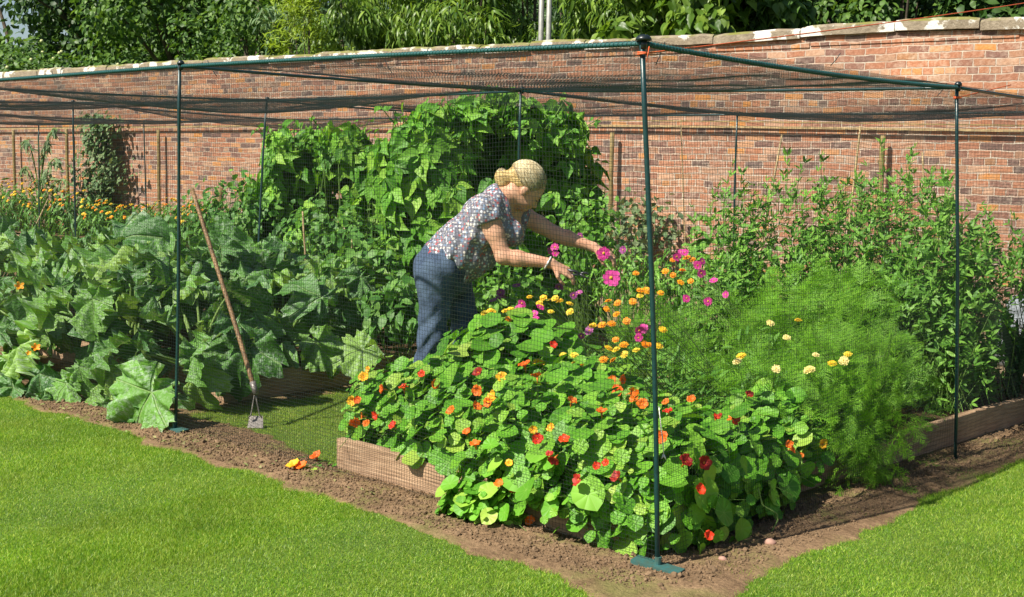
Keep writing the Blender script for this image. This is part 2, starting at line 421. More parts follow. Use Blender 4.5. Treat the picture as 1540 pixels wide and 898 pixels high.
# ------------------------------------------------------------------ ground
def vnoise(x, y, s, seed=0):
    "cheap smooth value noise"
    g = np.random.default_rng(seed); T = g.random((256, 256)); x = np.asarray(x)*s+100; y = np.asarray(y)*s+100
    xi = np.floor(x).astype(int); yi = np.floor(y).astype(int); fx = x-xi; fy = y-yi; fx = fx*fx*(3-2*fx); fy = fy*fy*(3-2*fy)
    a = T[xi % 256, yi % 256]; b = T[(xi+1) % 256, yi % 256]; c = T[xi % 256, (yi+1) % 256]; d = T[(xi+1) % 256, (yi+1) % 256]
    return (a*(1-fx)+b*fx)*(1-fy) + (c*(1-fx)+d*fx)*fy
def wallY(X): return 8.85 + .098*(np.asarray(X)+2.17)
def soil_sd(X, Y):
    w = (vnoise(X, Y, 3.5, 1)-.5)*.10 + (vnoise(X, Y, 11, 2)-.5)*.05 + (vnoise(X, Y, 40, 12)-.5)*.03
    yb = np.interp(X, [-5, -1.9, -.2, .3], [-.18, -.19, -.27, -.38]); xb = .30 + np.clip((.3-Y)*.15, 0, .15)
    sd = np.minimum(xb - X, Y - yb) + w
    hole = np.minimum(np.minimum(X + 3.36, -1.93 - X), Y - .24 - .08*np.sin(X*2+1)) + w
    hole = np.minimum(hole, 5.2-Y)
    return np.minimum(sd, -hole)
def grid(x0, x1, y0, y1, st, fz):
    nx = int((x1-x0)/st)+1; ny = int((y1-y0)/st)+1
    X, Y = np.meshgrid(np.linspace(x0, x1, nx), np.linspace(y0, y1, ny), indexing='ij')
    Z = fz(X, Y); V = np.stack([X, Y, Z], -1).reshape(-1, 3)
    i = np.arange(nx-1)[:, None]*ny; j = np.arange(ny-1)[None]
    F = np.stack([i+j, i+ny+j, i+ny+j+1, i+j+1], -1).reshape(-1, 4)
    return V, F
def lawn_mat():
    m, nt, out = newmat('lawn_base'); p = nd(nt, 'ShaderNodeBsdfPrincipled')
    a = ramp(nt, noise(nt, 1.3, 5), [(.3, (.09, .18, .015)), (.7, (.16, .26, .022))])
    b = ramp(nt, noise(nt, 90, 4), [(.35, (.05, .07, .02)), (.6, (1, 1, 1))])
    L(nt, mixc(nt, .8, a, b, 'MULTIPLY'), p.inputs['Base Color']); p.inputs['Roughness'].default_value = .8
    L(nt, bumpn(nt, noise(nt, 120, 3), .8, .01), p.inputs['Normal']); L(nt, p.outputs[0], out.inputs[0]); return m
def soil_mat(name, c1, c2, moss=.0):
    m, nt, out = newmat(name); p = nd(nt, 'ShaderNodeBsdfPrincipled')
    a = ramp(nt, noise(nt, 6, 8, rough=.7), [(.3, c1), (.7, c2)])
    g = ramp(nt, noise(nt, 70, 5, rough=.7), [(.3, (.55, .52, .5)), (.62, (1.12, 1.1, 1.05))])
    a = mixc(nt, 1.0, a, g, 'MULTIPLY')
    if moss:
        k = ramp(nt, noise(nt, 2.6, 6), [(.48, (0, 0, 0)), (.62, (1, 1, 1))]); a = mixc(nt, math_(nt, 'MULTIPLY', k, moss), a, (.13, .17, .035))
    L(nt, a, p.inputs['Base Color']); p.inputs['Roughness'].default_value = .95; p.inputs['Specular IOR Level'].default_value = .15
    L(nt, bumpn(nt, math_(nt, 'ADD', noise(nt, 45, 6), math_(nt, 'MULTIPLY', noise(nt, 160, 4), .4)), .9, .012), p.inputs['Normal']); L(nt, p.outputs[0], out.inputs[0]); return m
V = A_([(-150, -150, 0), (150, -150, 0), (150, 150, 0), (-150, 150, 0)], float)
tag(link('lawn', mdata('lawn', V, A_([(0, 1, 2, 3)]), lawn_mat(), smooth=False)), kind='structure')
def soil_z(X, Y):
    sd = soil_sd(X, Y); k = np.clip(sd/.12, 0, 1)
    l = (vnoise(X, Y, 9, 3)-.4)*.02 + (vnoise(X, Y, 26, 4)-.4)*.018 + (vnoise(X, Y, 60, 5)-.5)*.012
    band = np.clip(1-np.abs(Y-.02)/.13, 0, 1)*np.clip(-X*2, 0, 1) + np.clip(1-np.abs(X-.08)/.10, 0, 1)*np.clip(Y*2, 0, 1)
    return np.clip(sd*.35, -.03, .005) + k*(l*(.22 + .5*np.clip(band, 0, 1))) + k*.004
V, F = grid(-6, .55, -.5, 4.6, .018, soil_z)
sm = soil_mat('soil', (.12, .076, .043), (.30, .20, .12), .45)
tag(link('soil', mdata('soil', V, F, sm)), kind='structure')
V, F = grid(-24, -6, -.5, 5.0, .12, soil_z)
tag(link('soil', mdata('soil', V, F, sm)), kind='structure')
pm = soil_mat('path_earth', (.26, .19, .12), (.40, .30, .19))
V, F = grid(-32, 6, 0, 1, .25, lambda X, Y: X*0)
V[:, 1] = (4.75 - .12*np.sin(V[:, 0]))*(1-V[:, 1]) + (wallY(V[:, 0])-.02)*V[:, 1]; V[:, 2] = .018 + .01*vnoise(V[:, 0], V[:, 1], 3, 6)
tag(link('path', mdata('path', V, F, pm)), kind='structure')
V, F = grid(-32, 6, 0, 1, .2, lambda X, Y: X*0)
V[:, 1] = wallY(V[:, 0])-.03 - (.95+.1*np.sin(V[:, 0]*1.7))*(1-V[:, 1]); V[:, 2] = .04 + .05*vnoise(V[:, 0], V[:, 1], 5, 7)
tag(link('border_soil', mdata('border_soil', V, F, sm)), kind='structure')

# clods, pebbles
def clods(n, xr, yr, s, name, mat):
    X = RNG.uniform(*xr, n); Y = RNG.uniform(*yr, n); k = soil_sd(X, Y) > .03; X, Y = X[k], Y[k]; n = len(X)
    S = s*np.minimum(RNG.lognormal(0, .45, n), 2.2); V, F, U = inst((ICO[0]*RNG.uniform(.8, 1.2, (12, 1)), ICO[1], ICO[2]), np.stack([X, Y, soil_z(X, Y)+S*.25], 1), orient(sph(n), sph(n)), S[:, None]*RNG.uniform(.6, 1.2, (n, 3)))
    return V, F, U
mb = MB()
for a in ((9000, (-4.5, .1), (-.18, .16), .0038), (6000, (-.05, .26), (0, 4.2), .0038), (4500, (-3.3, -1.8), (.0, .5), .0035), (380, (-4.5, .25), (-.2, .16), .0075), (260, (-.05, .26), (0, 4), .0075)):
    V, F, U = clods(*a, '', None); mb.add(V, F, U)
tag(mb.build('soil_crumbs', plain('crumb', (.24, .16, .095), .95, .3, 25, spec=.1), smooth=False), 'small brown soil crumbs strewn along the bare edge of the beds', 'soil crumbs', kind='stuff')
stone = plain('pinkish_stone', (.42, .24, .18), .8, .2, 30)
for x, y, s, lb in ((1157, 820, .028, 'pinkish stone on the bare soil right of the corner post foot'), (1087, 845, .018, 'small pale stone lying nearest the foot plate of the corner post')):
    V = ICO[0]*A_([1.1, .8, .6])*s*RNG.uniform(.8, 1.15, (12, 1)); o = link('stone', mdata('stone', V, ICO[2], stone), None, gr(x, y) + A_([0, 0, .012])); tag(o, lb, 'stone')

# grass blades
def blades(n, xr, yr, hmin, hmax, keep):
    X = RNG.uniform(*xr, n); Y = RNG.uniform(*yr, n); k = keep(X, Y); X, Y = X[k], Y[k]; n = len(X)
    patch = vnoise(X, Y, 2.2, 8); h = RNG.uniform(hmin, hmax, n)*(.6+.7*patch)
    a = RNG.uniform(0, 6.28, n); w = RNG.uniform(.0009, .0015, n)
    B = np.stack([X, Y, np.zeros(n)-.001], 1); s = np.stack([np.cos(a), np.sin(a), 0*a], 1)*w[:, None]
    ln = rv(n, .55); tp = B + np.stack([ln[:, 0]*h, ln[:, 1]*h, h], 1)
    V = np.stack([B-s, B+s, tp], 1).reshape(-1, 3); F = np.arange(3*n).reshape(-1, 3); return V, F
def edge_keep(X, Y):
    sd = soil_sd(X, Y); return sd < .0 + RNG.exponential(.010, len(X))
mb = MB()
for n, xr, yr in ((520000, (-5.6, -1.2), (-2.3, -.1)), (330000, (-1.9, .9), (-2.0, .2)), (330000, (.2, 1.7), (-.6, 3.6))):
    V, F = blades(n, xr, yr, .005, .016, edge_keep); mb.add(V, F)
o = mb.build('lawn_grass', M['grass']); tag(o, 'short mown bright green lawn grass in front of the beds', 'lawn grass', kind='stuff')
M['grass2'] = leafmat('worn_grass', [(.13, .24, .015), (.22, .32, .03), (.38, .38, .10)], .3, .5)
mb = MB()
V, F = blades(170000, (-3.45, -1.85), (.1, 4.6), .007, .018, lambda X, Y: (soil_sd(X, Y) < .02 + .05*RNG.random(len(X))) & (RNG.random(len(X)) < .9)); mb.add(V, F)
V, F = blades(2600, (-3.3, .3), (-.2, .3), .01, .022, lambda X, Y: (soil_sd(X, Y) > 0) & (vnoise(X, Y, 4, 9) > .62)); mb.add(V, F)
V, F = blades(3000, (.08, .3), (.1, 4), .01, .03, lambda X, Y: (soil_sd(X, Y) > 0) & (vnoise(X, Y, 4, 10) > .62)); mb.add(V, F)
tag(mb.build('path_grass', M['grass2']), 'thin worn grass on the path between the two raised beds', 'worn grass', kind='stuff')

# ------------------------------------------------------------------ brick wall
def brick_mat():
    m, nt, out = newmat('old_brick'); p = nd(nt, 'ShaderNodeBsdfPrincipled')
    tc = nd(nt, 'ShaderNodeTexCoord'); sx = nd(nt, 'ShaderNodeSeparateXYZ'); L(nt, tc.outputs['Object'], sx.inputs[0])
    nz = nd(nt, 'ShaderNodeTexNoise'); nz.inputs['Scale'].default_value = 2.2; nz.inputs['Detail'].default_value = 3; L(nt, tc.outputs['Object'], nz.inputs['Vector'])
    n2 = nd(nt, 'ShaderNodeTexNoise'); n2.inputs['Scale'].default_value = 22; n2.inputs['Detail'].default_value = 2; L(nt, tc.outputs['Object'], n2.inputs['Vector'])
    zz = math_(nt, 'ADD', sx.outputs[2], math_(nt, 'ADD', math_(nt, 'MULTIPLY', nz.outputs['Fac'], .06), math_(nt, 'MULTIPLY', n2.outputs['Fac'], .012)))
    xx = math_(nt, 'ADD', sx.outputs[0], math_(nt, 'MULTIPLY', n2.outputs['Fac'], .02))
    cx = nd(nt, 'ShaderNodeCombineXYZ'); L(nt, xx, cx.inputs[0]); L(nt, zz, cx.inputs[1])
    b = nd(nt, 'ShaderNodeTexBrick'); L(nt, cx.outputs[0], b.inputs['Vector'])
    b.offset = .5; b.offset_frequency = 2; b.squash = .5; b.squash_frequency = 4
    for k, v in (('Scale', 1), ('Mortar Size', .0072), ('Mortar Smooth', .35), ('Bias', 0), ('Brick Width', .222), ('Row Height', .0745)): b.inputs[k].default_value = v
    b.inputs['Color1'].default_value = (0, 0, 0, 1); b.inputs['Color2'].default_value = (1, 1, 1, 1); b.inputs['Mortar'].default_value = (.5, .5, .5, 1)
    c = ramp(nt, b.outputs['Color'], [(.0, (.14, .095, .085)), (.14, (.23, .125, .10)), (.34, (.37, .175, .11)), (.56, (.46, .205, .115)), (.74, (.35, .20, .13)), (.84, (.50, .31, .21)), (.94, (.58, .26, .08)), (1., (.15, .115, .11))])
    c = mixc(nt, 1.0, c, ramp(nt, noise(nt, 28, 6, rough=.7), [(.3, (.68, .66, .66)), (.7, (1.15, 1.12, 1.1))]), 'MULTIPLY')
    # limewash / efflorescence left on the bricks in patches
    pa = math_(nt, 'MULTIPLY', ramp(nt, noise(nt, .8, 5), [(.36, (0, 0, 0)), (.62, (1, 1, 1))]), ramp(nt, noise(nt, 14, 8, rough=.75), [(.46, (0, 0, 0)), (.66, (1, 1, 1))]))
    c = mixc(nt, math_(nt, 'MULTIPLY', pa, .75), c, (.50, .42, .34))
    mort = mixc(nt, noise(nt, 6, 5), (.40, .34, .28), (.62, .55, .46))
    mk = math_(nt, 'MULTIPLY', b.outputs['Fac'], ramp(nt, noise(nt, 5, 6, rough=.7), [(.34, (.35, .35, .35)), (.6, (1, 1, 1))])); c = mixc(nt, mk, c, mort)
    c = mixc(nt, 1.0, c, ramp(nt, noise(nt, .7, 5, rough=.6), [(.3, (.74, .76, .78)), (.7, (1.12, 1.08, 1.02))]), 'MULTIPLY')
    L(nt, c, p.inputs['Base Color']); p.inputs['Roughness'].default_value = .9; p.inputs['Specular IOR Level'].default_value = .2
    h = math_(nt, 'ADD', math_(nt, 'MULTIPLY', math_(nt, 'SUBTRACT', 1.0, b.outputs['Fac']), 1.0), math_(nt, 'MULTIPLY', noise(nt, 40, 5), .5))
    L(nt, bumpn(nt, h, 1.0, .012), p.inputs['Normal']); L(nt, p.outputs[0], out.inputs[0]); return m
def coping_mat():
    m, nt, out = newmat('coping_stone'); p = nd(nt, 'ShaderNodeBsdfPrincipled')
    a = ramp(nt, noise(nt, 9, 8, rough=.7), [(.3, (.16, .125, .085)), (.7, (.34, .28, .20))])
    w = ramp(nt, noise(nt, 3.1, 7, rough=.6), [(.52, (0, 0, 0)), (.55, (1, 1, 1))]); a = mixc(nt, w, a, (.68, .66, .60))
    geo = nd(nt, 'ShaderNodeNewGeometry'); s = nd(nt, 'ShaderNodeSeparateXYZ'); L(nt, geo.outputs['Normal'], s.inputs[0])
    mo = math_(nt, 'MULTIPLY', ramp(nt, s.outputs[2], [(.3, (0, 0, 0)), (.8, (1, 1, 1))]), ramp(nt, noise(nt, 2.3, 6), [(.42, (0, 0, 0)), (.55, (1, 1, 1))]))
    a = mixc(nt, mo, a, (.17, .17, .03)); L(nt, a, p.inputs['Base Color']); p.inputs['Roughness'].default_value = .95
    L(nt, bumpn(nt, noise(nt, 30, 7, rough=.7), .9, .02), p.inputs['Normal']); L(nt, p.outputs[0], out.inputs[0]); return m
def onwall(x, y, off=0.0):
    d = ray(x, y); t = (8.85 + .098*(CP[0]+2.17) - off - CP[1])/(d[1] - .098*d[0]); return CP + t*d
prof = [(0, 108), (130, 100), (272, 91), (400, 84), (500, 79), (640, 71), (753, 65), (870, 60), (1000, 55), (1100, 49), (1180, 43), (1280, 34), (1400, 29), (1540, 25)]
PW = [onwall(*q) for q in prof]; PX = [q[0] for q in PW]; PZ = [q[2] for q in PW]
PX = [-45] + PX + [8]; PZ = [PZ[0]] + PZ + [PZ[-1]]
WANG = math.atan(.098); WO = A_([-2.17, 8.85, 0]); WD = A_([math.cos(WANG), math.sin(WANG), 0]); WN = A_([math.sin(WANG), -math.cos(WANG), 0])  # WN: out of the face
def wl(s, d, z): # along, out, up -> local wall coords (x=s, y=-d)
    return (s, -d, z)
wall = thing('brick_wall', WO, 'tall weathered red brick garden wall with lichen spotted stone coping behind the cage', 'wall')
wall.rotation_euler = (0, 0, WANG)
def topz(s): return float(np.interp(WO[0]+s*WD[0], PX, PZ))
mb = MB(); ss = np.arange(-44, 9.01, .5)
T = A_([topz(s) for s in ss]) - .115
n = len(ss)
V = np.concatenate([np.stack([ss, 0*ss, 0*ss-.1], 1), np.stack([ss, 0*ss, T], 1), np.stack([ss, 0*ss+.36, T], 1), np.stack([ss, 0*ss+.36, 0*ss-.1], 1)])
i = np.arange(n-1); F = np.concatenate([np.stack([i+k*n, i+1+k*n, i+1+(k+1)*n, i+(k+1)*n], 1) for k in range(3)]); mb.add(V, F)
mb.build('brickwork', brick_mat(), wall, smooth=False)
mb = MB(); s = -44.0
while s < 9:
    l = random.uniform(.55, 1.1); z0 = topz(s+l/2); a, b = s+.006, s+l-.006; dz = random.uniform(-.012, .012); yo = random.uniform(-.012, .012)
    za, zb = topz(a)+dz, topz(b)+dz; y0, y1 = -.055+yo, .42+yo; h = .115; ch = .018
    # bevelled block, top slightly ridged
    K = 9; xs = np.linspace(a, b, K); zt = np.linspace(za, zb, K); ring = []
    for q, (x, z) in enumerate(zip(xs, zt)):
        j = .005*math.sin(x*23)+random.uniform(-.006, .006); jj = random.uniform(-.006, .006)
        e = .012 if q in (0, K-1) else 0
        ring.append([(x, y0+e, z-h+jj*.5), (x, y0+j*.5+e, z-ch-.01-e), (x, y0+.03+e, z+jj-e), (x, .18, z+.012+jj-e), (x, y1-.02, z-e), (x, y1, z-ch-.01), (x, y1, z-h)])
    V = A_(ring).reshape(-1, 3); F = [(q*7+r, q*7+(r+1) % 7, q*7+7+(r+1) % 7, q*7+7+r) for q in range(K-1) for r in range(7)]; F = A_(F)[:, ::-1]
    mb.add(V, F)
    for q, sg in ((0, 1), (K-1, -1)): mb.add(V[q*7:q*7+7], A_([(0, r, r+1)[::sg] for r in range(1, 6)]))
    s += l
mb.build('coping', coping_mat(), wall, smooth=False)
# slightly proud course of bricks under the coping, broken away in places
BM = bpy.data.materials['old_brick']; s = -10.0; mb = MB()
while s < 8:
    l = random.uniform(.6, 2.2); 
    if random.random() < .8: mb.box(s, s+l, -.012, .01, min(topz(s), topz(s+l))-.115-.080, min(topz(s), topz(s+l))-.119)
    s += l + .01
mb.build('brick_course', BM, wall, smooth=False)

# ------------------------------------------------------------------ raised beds
def wood_mat():
    m, nt, out = newmat('bed_timber'); p = nd(nt, 'ShaderNodeBsdfPrincipled')
    tc = nd(nt, 'ShaderNodeTexCoord'); mp = nd(nt, 'ShaderNodeMapping'); mp.inputs['Scale'].default_value = (1, 1, 14); L(nt, tc.outputs['Object'], mp.inputs[0])
    f = noise(nt, 5, 7, mp.outputs[0], .65)
    c = ramp(nt, f, [(.3, (.22, .135, .08)), (.5, (.36, .24, .15)), (.7, (.50, .36, .24))])
    c = mixc(nt, 1.0, c, ramp(nt, noise(nt, 3, 5), [(.3, (.75, .72, .70)), (.7, (1.15, 1.1, 1.05))]), 'MULTIPLY')
    L(nt, c, p.inputs['Base Color']); p.inputs['Roughness'].default_value = .85; L(nt, bumpn(nt, f, .6, .006), p.inputs['Normal']); L(nt, p.outputs[0], out.inputs[0]); return m
wm = wood_mat(); bs = soil_mat('bed_soil', (.06, .038, .022), (.11, .07, .04))
def board(p0, p1, h, t, z0=.0, parent=None, root=(0, 0, 0)):
    p0 = A_([*p0, 0.]); p1 = A_([*p1, 0.]); l = np.linalg.norm(p1-p0); d = (p1-p0)/l
    o = MB(); K = 12; V = []; F = []; e = .004
    for q in range(K+1):
        x = l*q/K; w = .003*math.sin(q*1.7); z = z0 + .004*math.sin(q*.9)
        V += [(x, w+e, z), (x, w, z+e), (x, w, z+h-e), (x, w+e, z+h), (x, w+t-e, z+h), (x, w+t, z+h-e), (x, w+t, z+e), (x, w+t-e, z)]
    for q in range(K):
        for r in range(8): a = q*8+r; b = q*8+(r+1) % 8; F.append((a, b, b+8, a+8))
    o.add(V, F); o.add(V[:8], [(0, r, r+1) for r in range(1, 7)]); o.add(V[-8:], [(0, r+1, r) for r in range(1, 7)])
    ob = o.build('board', wm, parent, smooth=False); ob.location = [float(v) for v in (p0-A_(root))]; ob.rotation_euler = (0, 0, math.atan2(d[1], d[0]))
    return ob
def bed(corners, h, lab):
    c = [A_(q) for q in corners]; root = A_([*c[0], 0.]); t = thing('raised_bed', root, lab, 'raised bed')
    for i in range(4): board(c[i], c[(i+1) % 4], h, .042, .0, t, root)
    cen = sum(c)/4; q = [cen + (p-cen)*.985 for p in c]
    V = []; n = 24
    for a in range(n+1):
        for b in range(n+1):
            u, v = a/n, b/n; P = (q[0]*(1-u)+q[1]*u)*(1-v) + (q[3]*(1-u)+q[2]*u)*v; V.append((P[0], P[1], h-.03+random.uniform(-.012, .012)))
    F = [(a*(n+1)+b, (a+1)*(n+1)+b, (a+1)*(n+1)+b+1, a*(n+1)+b+1) for a in range(n) for b in range(n)]
    mb = MB(); mb.add(V, F); mb.build('bed_soil', bs, t, root); return t
bed([(-1.85, .142), (-.20, .13), (.02, 4.35), (-1.85, 4.35)], .148, 'near timber raised bed overflowing with nasturtiums and cut flowers')
bed([(-9.5, .78), (-3.45, .62), (-3.45, 2.75), (-9.5, 2.75)], .16, 'left timber raised bed hidden under big courgette leaves')

# ------------------------------------------------------------------ fruit cage
GX, GY = 2.910, 2.533
def prj(P):
    d = np.asarray(P)-CP; z = d@CF; return W/2+FPX*(d@CR)/z, H/2-FPX*(d@CU)/z, z
obs = {(0, 0): (968, 60), (1, 0): (272, 96), (0, 1): (1441, 128), (1, 1): (785, 134), (2, 1): (402, 149), (3, 1): (110, 153), (1, 2): (1110, 170), (3, 2): (430, 179), (4, 2): (216, 181), (5, 2): (58, 187)}
TOP = {}
for i in range(6):
    for j in range(3):
        g = A_([-i*GX, j*GY, 1.85]); x, y, z = prj(g)
        if (i, j) in obs: g = at(*obs[i, j], z)
        elif (i, j) == (2, 0): g = at(x, 96+(272-x)*.078, z)
        elif (i, j) == (0, 2): g = at(x, 170-(x-1110)*.0116, z)
        TOP[i, j] = g
BASE = {k: A_([-k[0]*GX, k[1]*GY, 0]) for k in TOP}
BASE[0, 0] = gr(989, 858); BASE[1, 0] = gr(263, 650); BASE[0, 1] = gr(1436, 692)
d = TOP[1, 1]; BASE[1, 1] = A_([d[0]-.03, d[1], 0]); x, y, z = prj(TOP[2, 1]); q = at(388, 380, z); BASE[2, 1] = A_([*(TOP[2, 1] + (q-TOP[2, 1])*(TOP[2, 1][2]/(TOP[2, 1][2]-q[2])))[:2], 0])
cage = thing('fruit_cage', (0, 0, 0), 'dark green tube walk-in fruit cage covered in fine black netting over the beds', 'fruit cage')
for k in TOP:
    if k in ((0, 2),): pass
    b, t = BASE[k], TOP[k]; ts = np.linspace(0, 1, 9); P = b + (t-b)*ts[:, None]
    P[:, 0] += .006*np.sin(ts*3.1*1.3+k[0]); P[:, 1] += .005*np.sin(ts*4+k[1])
    r = .0094 if k == (0, 0) else .0085
    mb = MB(); mb.tube(P, r, 10); 
    po = mb.build('post', M['teal'], cage)
    if k[1] < 2:
        mb = MB(); a = np.linspace(0, math.pi/2, 5); rr = .028 if k == (0, 0) else .019
        mb.tube(np.stack([0*a, 0*a, -.012+.020*np.sin(a)], 1)+t+[0, 0, .01], np.maximum(rr*np.cos(a)**.8, .002), 14)
        mb.tube([t-[0, 0, .03], t+[0, 0, .0]], .0125, 10); mb.build('post_cap', M['dark_plastic'], po)
    if k[1] == 0 and k[0] < 3:
        mb = MB(); mb.box(-.095, .095, -.026, .026, -.004, .002); mb.box(-.095, .095, -.029, -.024, -.022, .001); mb.tube([(0, 0, 0), (0, 0, .03)], .0125, 10)
        fp = mb.build('foot_plate', plain('teal_plate', (.03, .12, .12), .5, .4, 40, c2=(.05, .09, .07)), po, smooth=False)
        fp.location = [float(v) for v in b+[0, 0, .022]]; fp.rotation_euler = (.05, .06 if k[0] == 0 else -.03, .12 if k[0] == 0 else .0)
def rail(a, b, r=.0078, sag=.012, mat='teal', wrap=False, name='rail'):
    a, b = TOP[a]-[0, 0, .012], TOP[b]-[0, 0, .012]; n = 60 if wrap else 17; ts = np.linspace(0, 1, n); P = a+(b-a)*ts[:, None]; P[:, 2] -= sag*4*ts*(1-ts)
    if wrap:
        mb = MB(); mb.tube(P, r, 9)
        # lacing cord wound round the rail
        m = int(np.linalg.norm(b-a)/.0024); tt = np.linspace(0, 1, m); Q = a+(b-a)*tt[:, None]; Q[:, 2] -= sag*4*tt*(1-tt)
        w = tt*np.linalg.norm(b-a)/.019*2*math.pi; dd = nrm(b-a); X = nrm(np.cross(dd, [0, 0, 1])); Y = np.cross(X, dd)
        Q = Q + (r+.001)*(np.cos(w)[:, None]*X+np.sin(w)[:, None]*Y); mb.tube(Q, .0013, 4)
        o = mb.build(name, M['rope_net'], cage)
    else: o = MB().tube(P, r, 8).build(name, M[mat], cage)
    return P
rail((0, 0), (1, 0), .0080, -.004, wrap=True); rail((1, 0), (2, 0), .0082, .0, wrap=True); rail((2, 0), (3, 0))
rail((0, 0), (0, 1), .0084, .018, wrap=True); rail((0, 1), (0, 2), .008, .01)
for a, b in (((1, 0), (1, 1)), ((0, 1), (1, 1)), ((1, 1), (2, 1)), ((2, 1), (3, 1)), ((3, 1), (4, 1)), ((4, 1), (5, 1)), ((1, 1), (1, 2)), ((0, 2), (1, 2)), ((1, 2), (2, 2)), ((2, 2), (3, 2)), ((3, 2), (4, 2)), ((4, 2), (5, 2)), ((2, 0), (2, 1)), ((2, 1), (2, 2)), ((3, 1), (3, 2)), ((3, 0), (3, 1)), ((4, 0), (4, 1)), ((4, 1), (4, 2)), ((5, 1), (5, 2)), ((3, 0), (4, 0)), ((4, 0), (5, 0)), ((5, 0), (5, 1))):
    rail(a, b, .0076, .008)
CELL = .0165
def net(mb, P00, P10, P01, P11, sag=0, wob=.006, cu=CELL, cv=CELL, seed=0, r=.00062, drop=None):
    P00, P10, P01, P11 = (np.asarray(q, float) for q in (P00, P10, P01, P11)); lu = np.linalg.norm(P10-P00); lv = np.linalg.norm(P01-P00)
    nu, nv = int(lu/cu), int(lv/cv); N = nrm(np.cross(P10-P00, P01-P00))
    def pt(u, v):
        P = (P00*(1-u)[..., None]+P10*u[..., None])*(1-v)[..., None] + (P01*(1-u)[..., None]+P11*u[..., None])*v[..., None]
        w = wob*4*(vnoise(u*lu, v*lv, 1.3, seed)-.5) + wob*1.6*(vnoise(u*lu, v*lv, 4.5, seed+1)-.5)
        e = np.minimum(np.minimum(u, 1-u)*lu, np.minimum(v, 1-v)*lv); w = w*np.clip(e/.15, 0, 1)
        P = P + w[..., None]*N
        uu = (vnoise(u*lu, v*lv, 2.1, seed+2)-.5)*.05; vv = (vnoise(u*lu, v*lv, 2.4, seed+3)-.5)*.05; k = np.clip(e/.3, 0, 1)
        P = P + (uu*k)[..., None]*nrm(P10-P00) + (vv*k)[..., None]*nrm(P01-P00)
        if sag: P[..., 2] -= sag*16*(u*(1-u)*v*(1-v))**.8*1.0
        return P
    for n1, n2, sw in ((nu, lv, 0), (nv, lu, 1)):
        k = max(8, int(n2/.13)); a = (np.arange(n1)+.5)/n1; b = np.linspace(0, 1, k)
        A, B = np.meshgrid(a, b, indexing='ij'); P = pt(B, A) if sw else pt(A, B)
        V, F = tubes(P, r, 3); mb.add(V, F)
def bot(k, z=.03): return BASE[k]+[0, 0, z]
def addnet(name, *a, **k):
    mb = MB(); net(mb, *a, **k); return mb.build(name, M['net'], cage, smooth=False)
E0 = A_([0, 0, .012])
addnet('side_netting', bot((1, 0)), bot((0, 0)), TOP[1, 0]-E0, TOP[0, 0]-E0, wob=.008, seed=20, r=.00068)
addnet('side_netting', bot((2, 0)), bot((1, 0)), TOP[2, 0]-E0, TOP[1, 0]-E0, wob=.008, seed=30, r=.00068)
addnet('side_netting', bot((0, 0)), bot((0, 1)), TOP[0, 0]-E0, TOP[0, 1]-E0, wob=.010, seed=40, r=.00066)
addnet('side_netting', bot((0, 1)), bot((0, 2)), TOP[0, 1]-E0, TOP[0, 2]-E0, wob=.010, seed=50)
for i in range(5):
    for j in range(2):
        c2 = .020 if i < 2 else .026
        addnet('roof_netting', TOP[i+1, j], TOP[i, j], TOP[i+1, j+1], TOP[i, j+1], sag=.035+.03*((i*2+j) % 3), wob=.008, cu=c2, cv=c2, seed=60+i*10+j, r=.00055)
for i in range(4):
    addnet('side_netting', bot((i+1, 2)), bot((i, 2)), TOP[i+1, 2], TOP[i, 2], wob=.01, cu=.022, cv=.022, seed=130+i)
# cable-tie tails
for x, y, x2, y2, k in ((930, 60, 985-40, 96, 0), (578, 92, 590, 110, 1), (312, 94, 326, 115, 1), (1249, 102, 1264, 80, 2), (1424, 128, 1410, 144, 2), (78, 110, 82, 122, 3), (1000, 66, 986, 98, 2)):
    dd = {0: 4.75, 1: 6.0, 2: 5.3, 3: 7.3}[k]
    if k == 2: dd = 4.6 + (x-968)/473*1.5
    if k == 1: dd = 4.6 + (968-x)/696*1.9
    if k == 0: continue
    MB().tube(at(A_([x]), A_([y]), 1)[None] if False else np.stack([at(x, y-3, dd), at((x+x2)/2, (y+y2)/2, dd-.01), at(x2, y2, dd-.03)]), .002, 5).build('cable_tie', M['dark_plastic'], cage)
# twines
om = plain('orange_twine', (.80, .14, .04), .6, .1, 90)
a = TOP[0, 0]-[0, 0, .045]; e = at(1640, -12, 9.0); ts = np.linspace(0, 1, 24)[:, None]; P = a+(e-a)*ts; P[:, 2] -= .015*4*(ts*(1-ts))[:, 0]
mb = MB(); mb.tube(P, .0026, 5); an = np.linspace(0, 12.5, 40); mb.tube(np.stack([.018*np.cos(an), .018*np.sin(an), -.045+.004*np.sin(an*.5)], 1)+TOP[0, 0], .0028, 5)
mb.tube([a+[.02, -.01, 0], a+[.035, -.015, .02], a+[.03, -.02, -.03]], .002, 5)
tag(mb.build('orange_twine', om), 'bright orange twine running from the near corner post up to the right', 'twine')
a = TOP[0, 1]-[0, 0, .06]; e = at(1620, 104, 7.6); P = a+(e-a)*ts
mb = MB(); mb.tube(P[:10], .0026, 5); mb.tube(np.stack([.018*np.cos(an), .018*np.sin(an), -.06+.004*np.sin(an*.5)], 1)+TOP[0, 1], .0028, 5)
tag(mb.build('orange_twine', om), 'short orange twine tied round the right hand cage post', 'twine')
wt = plain('white_twine', (.75, .74, .66), .7, .1, 90); D = prj(BASE[0, 0])[2]-.03
P = np.stack([at(991, 612, D), at(994, 640, D), at(997, 668, D), at(998, 684, D)])
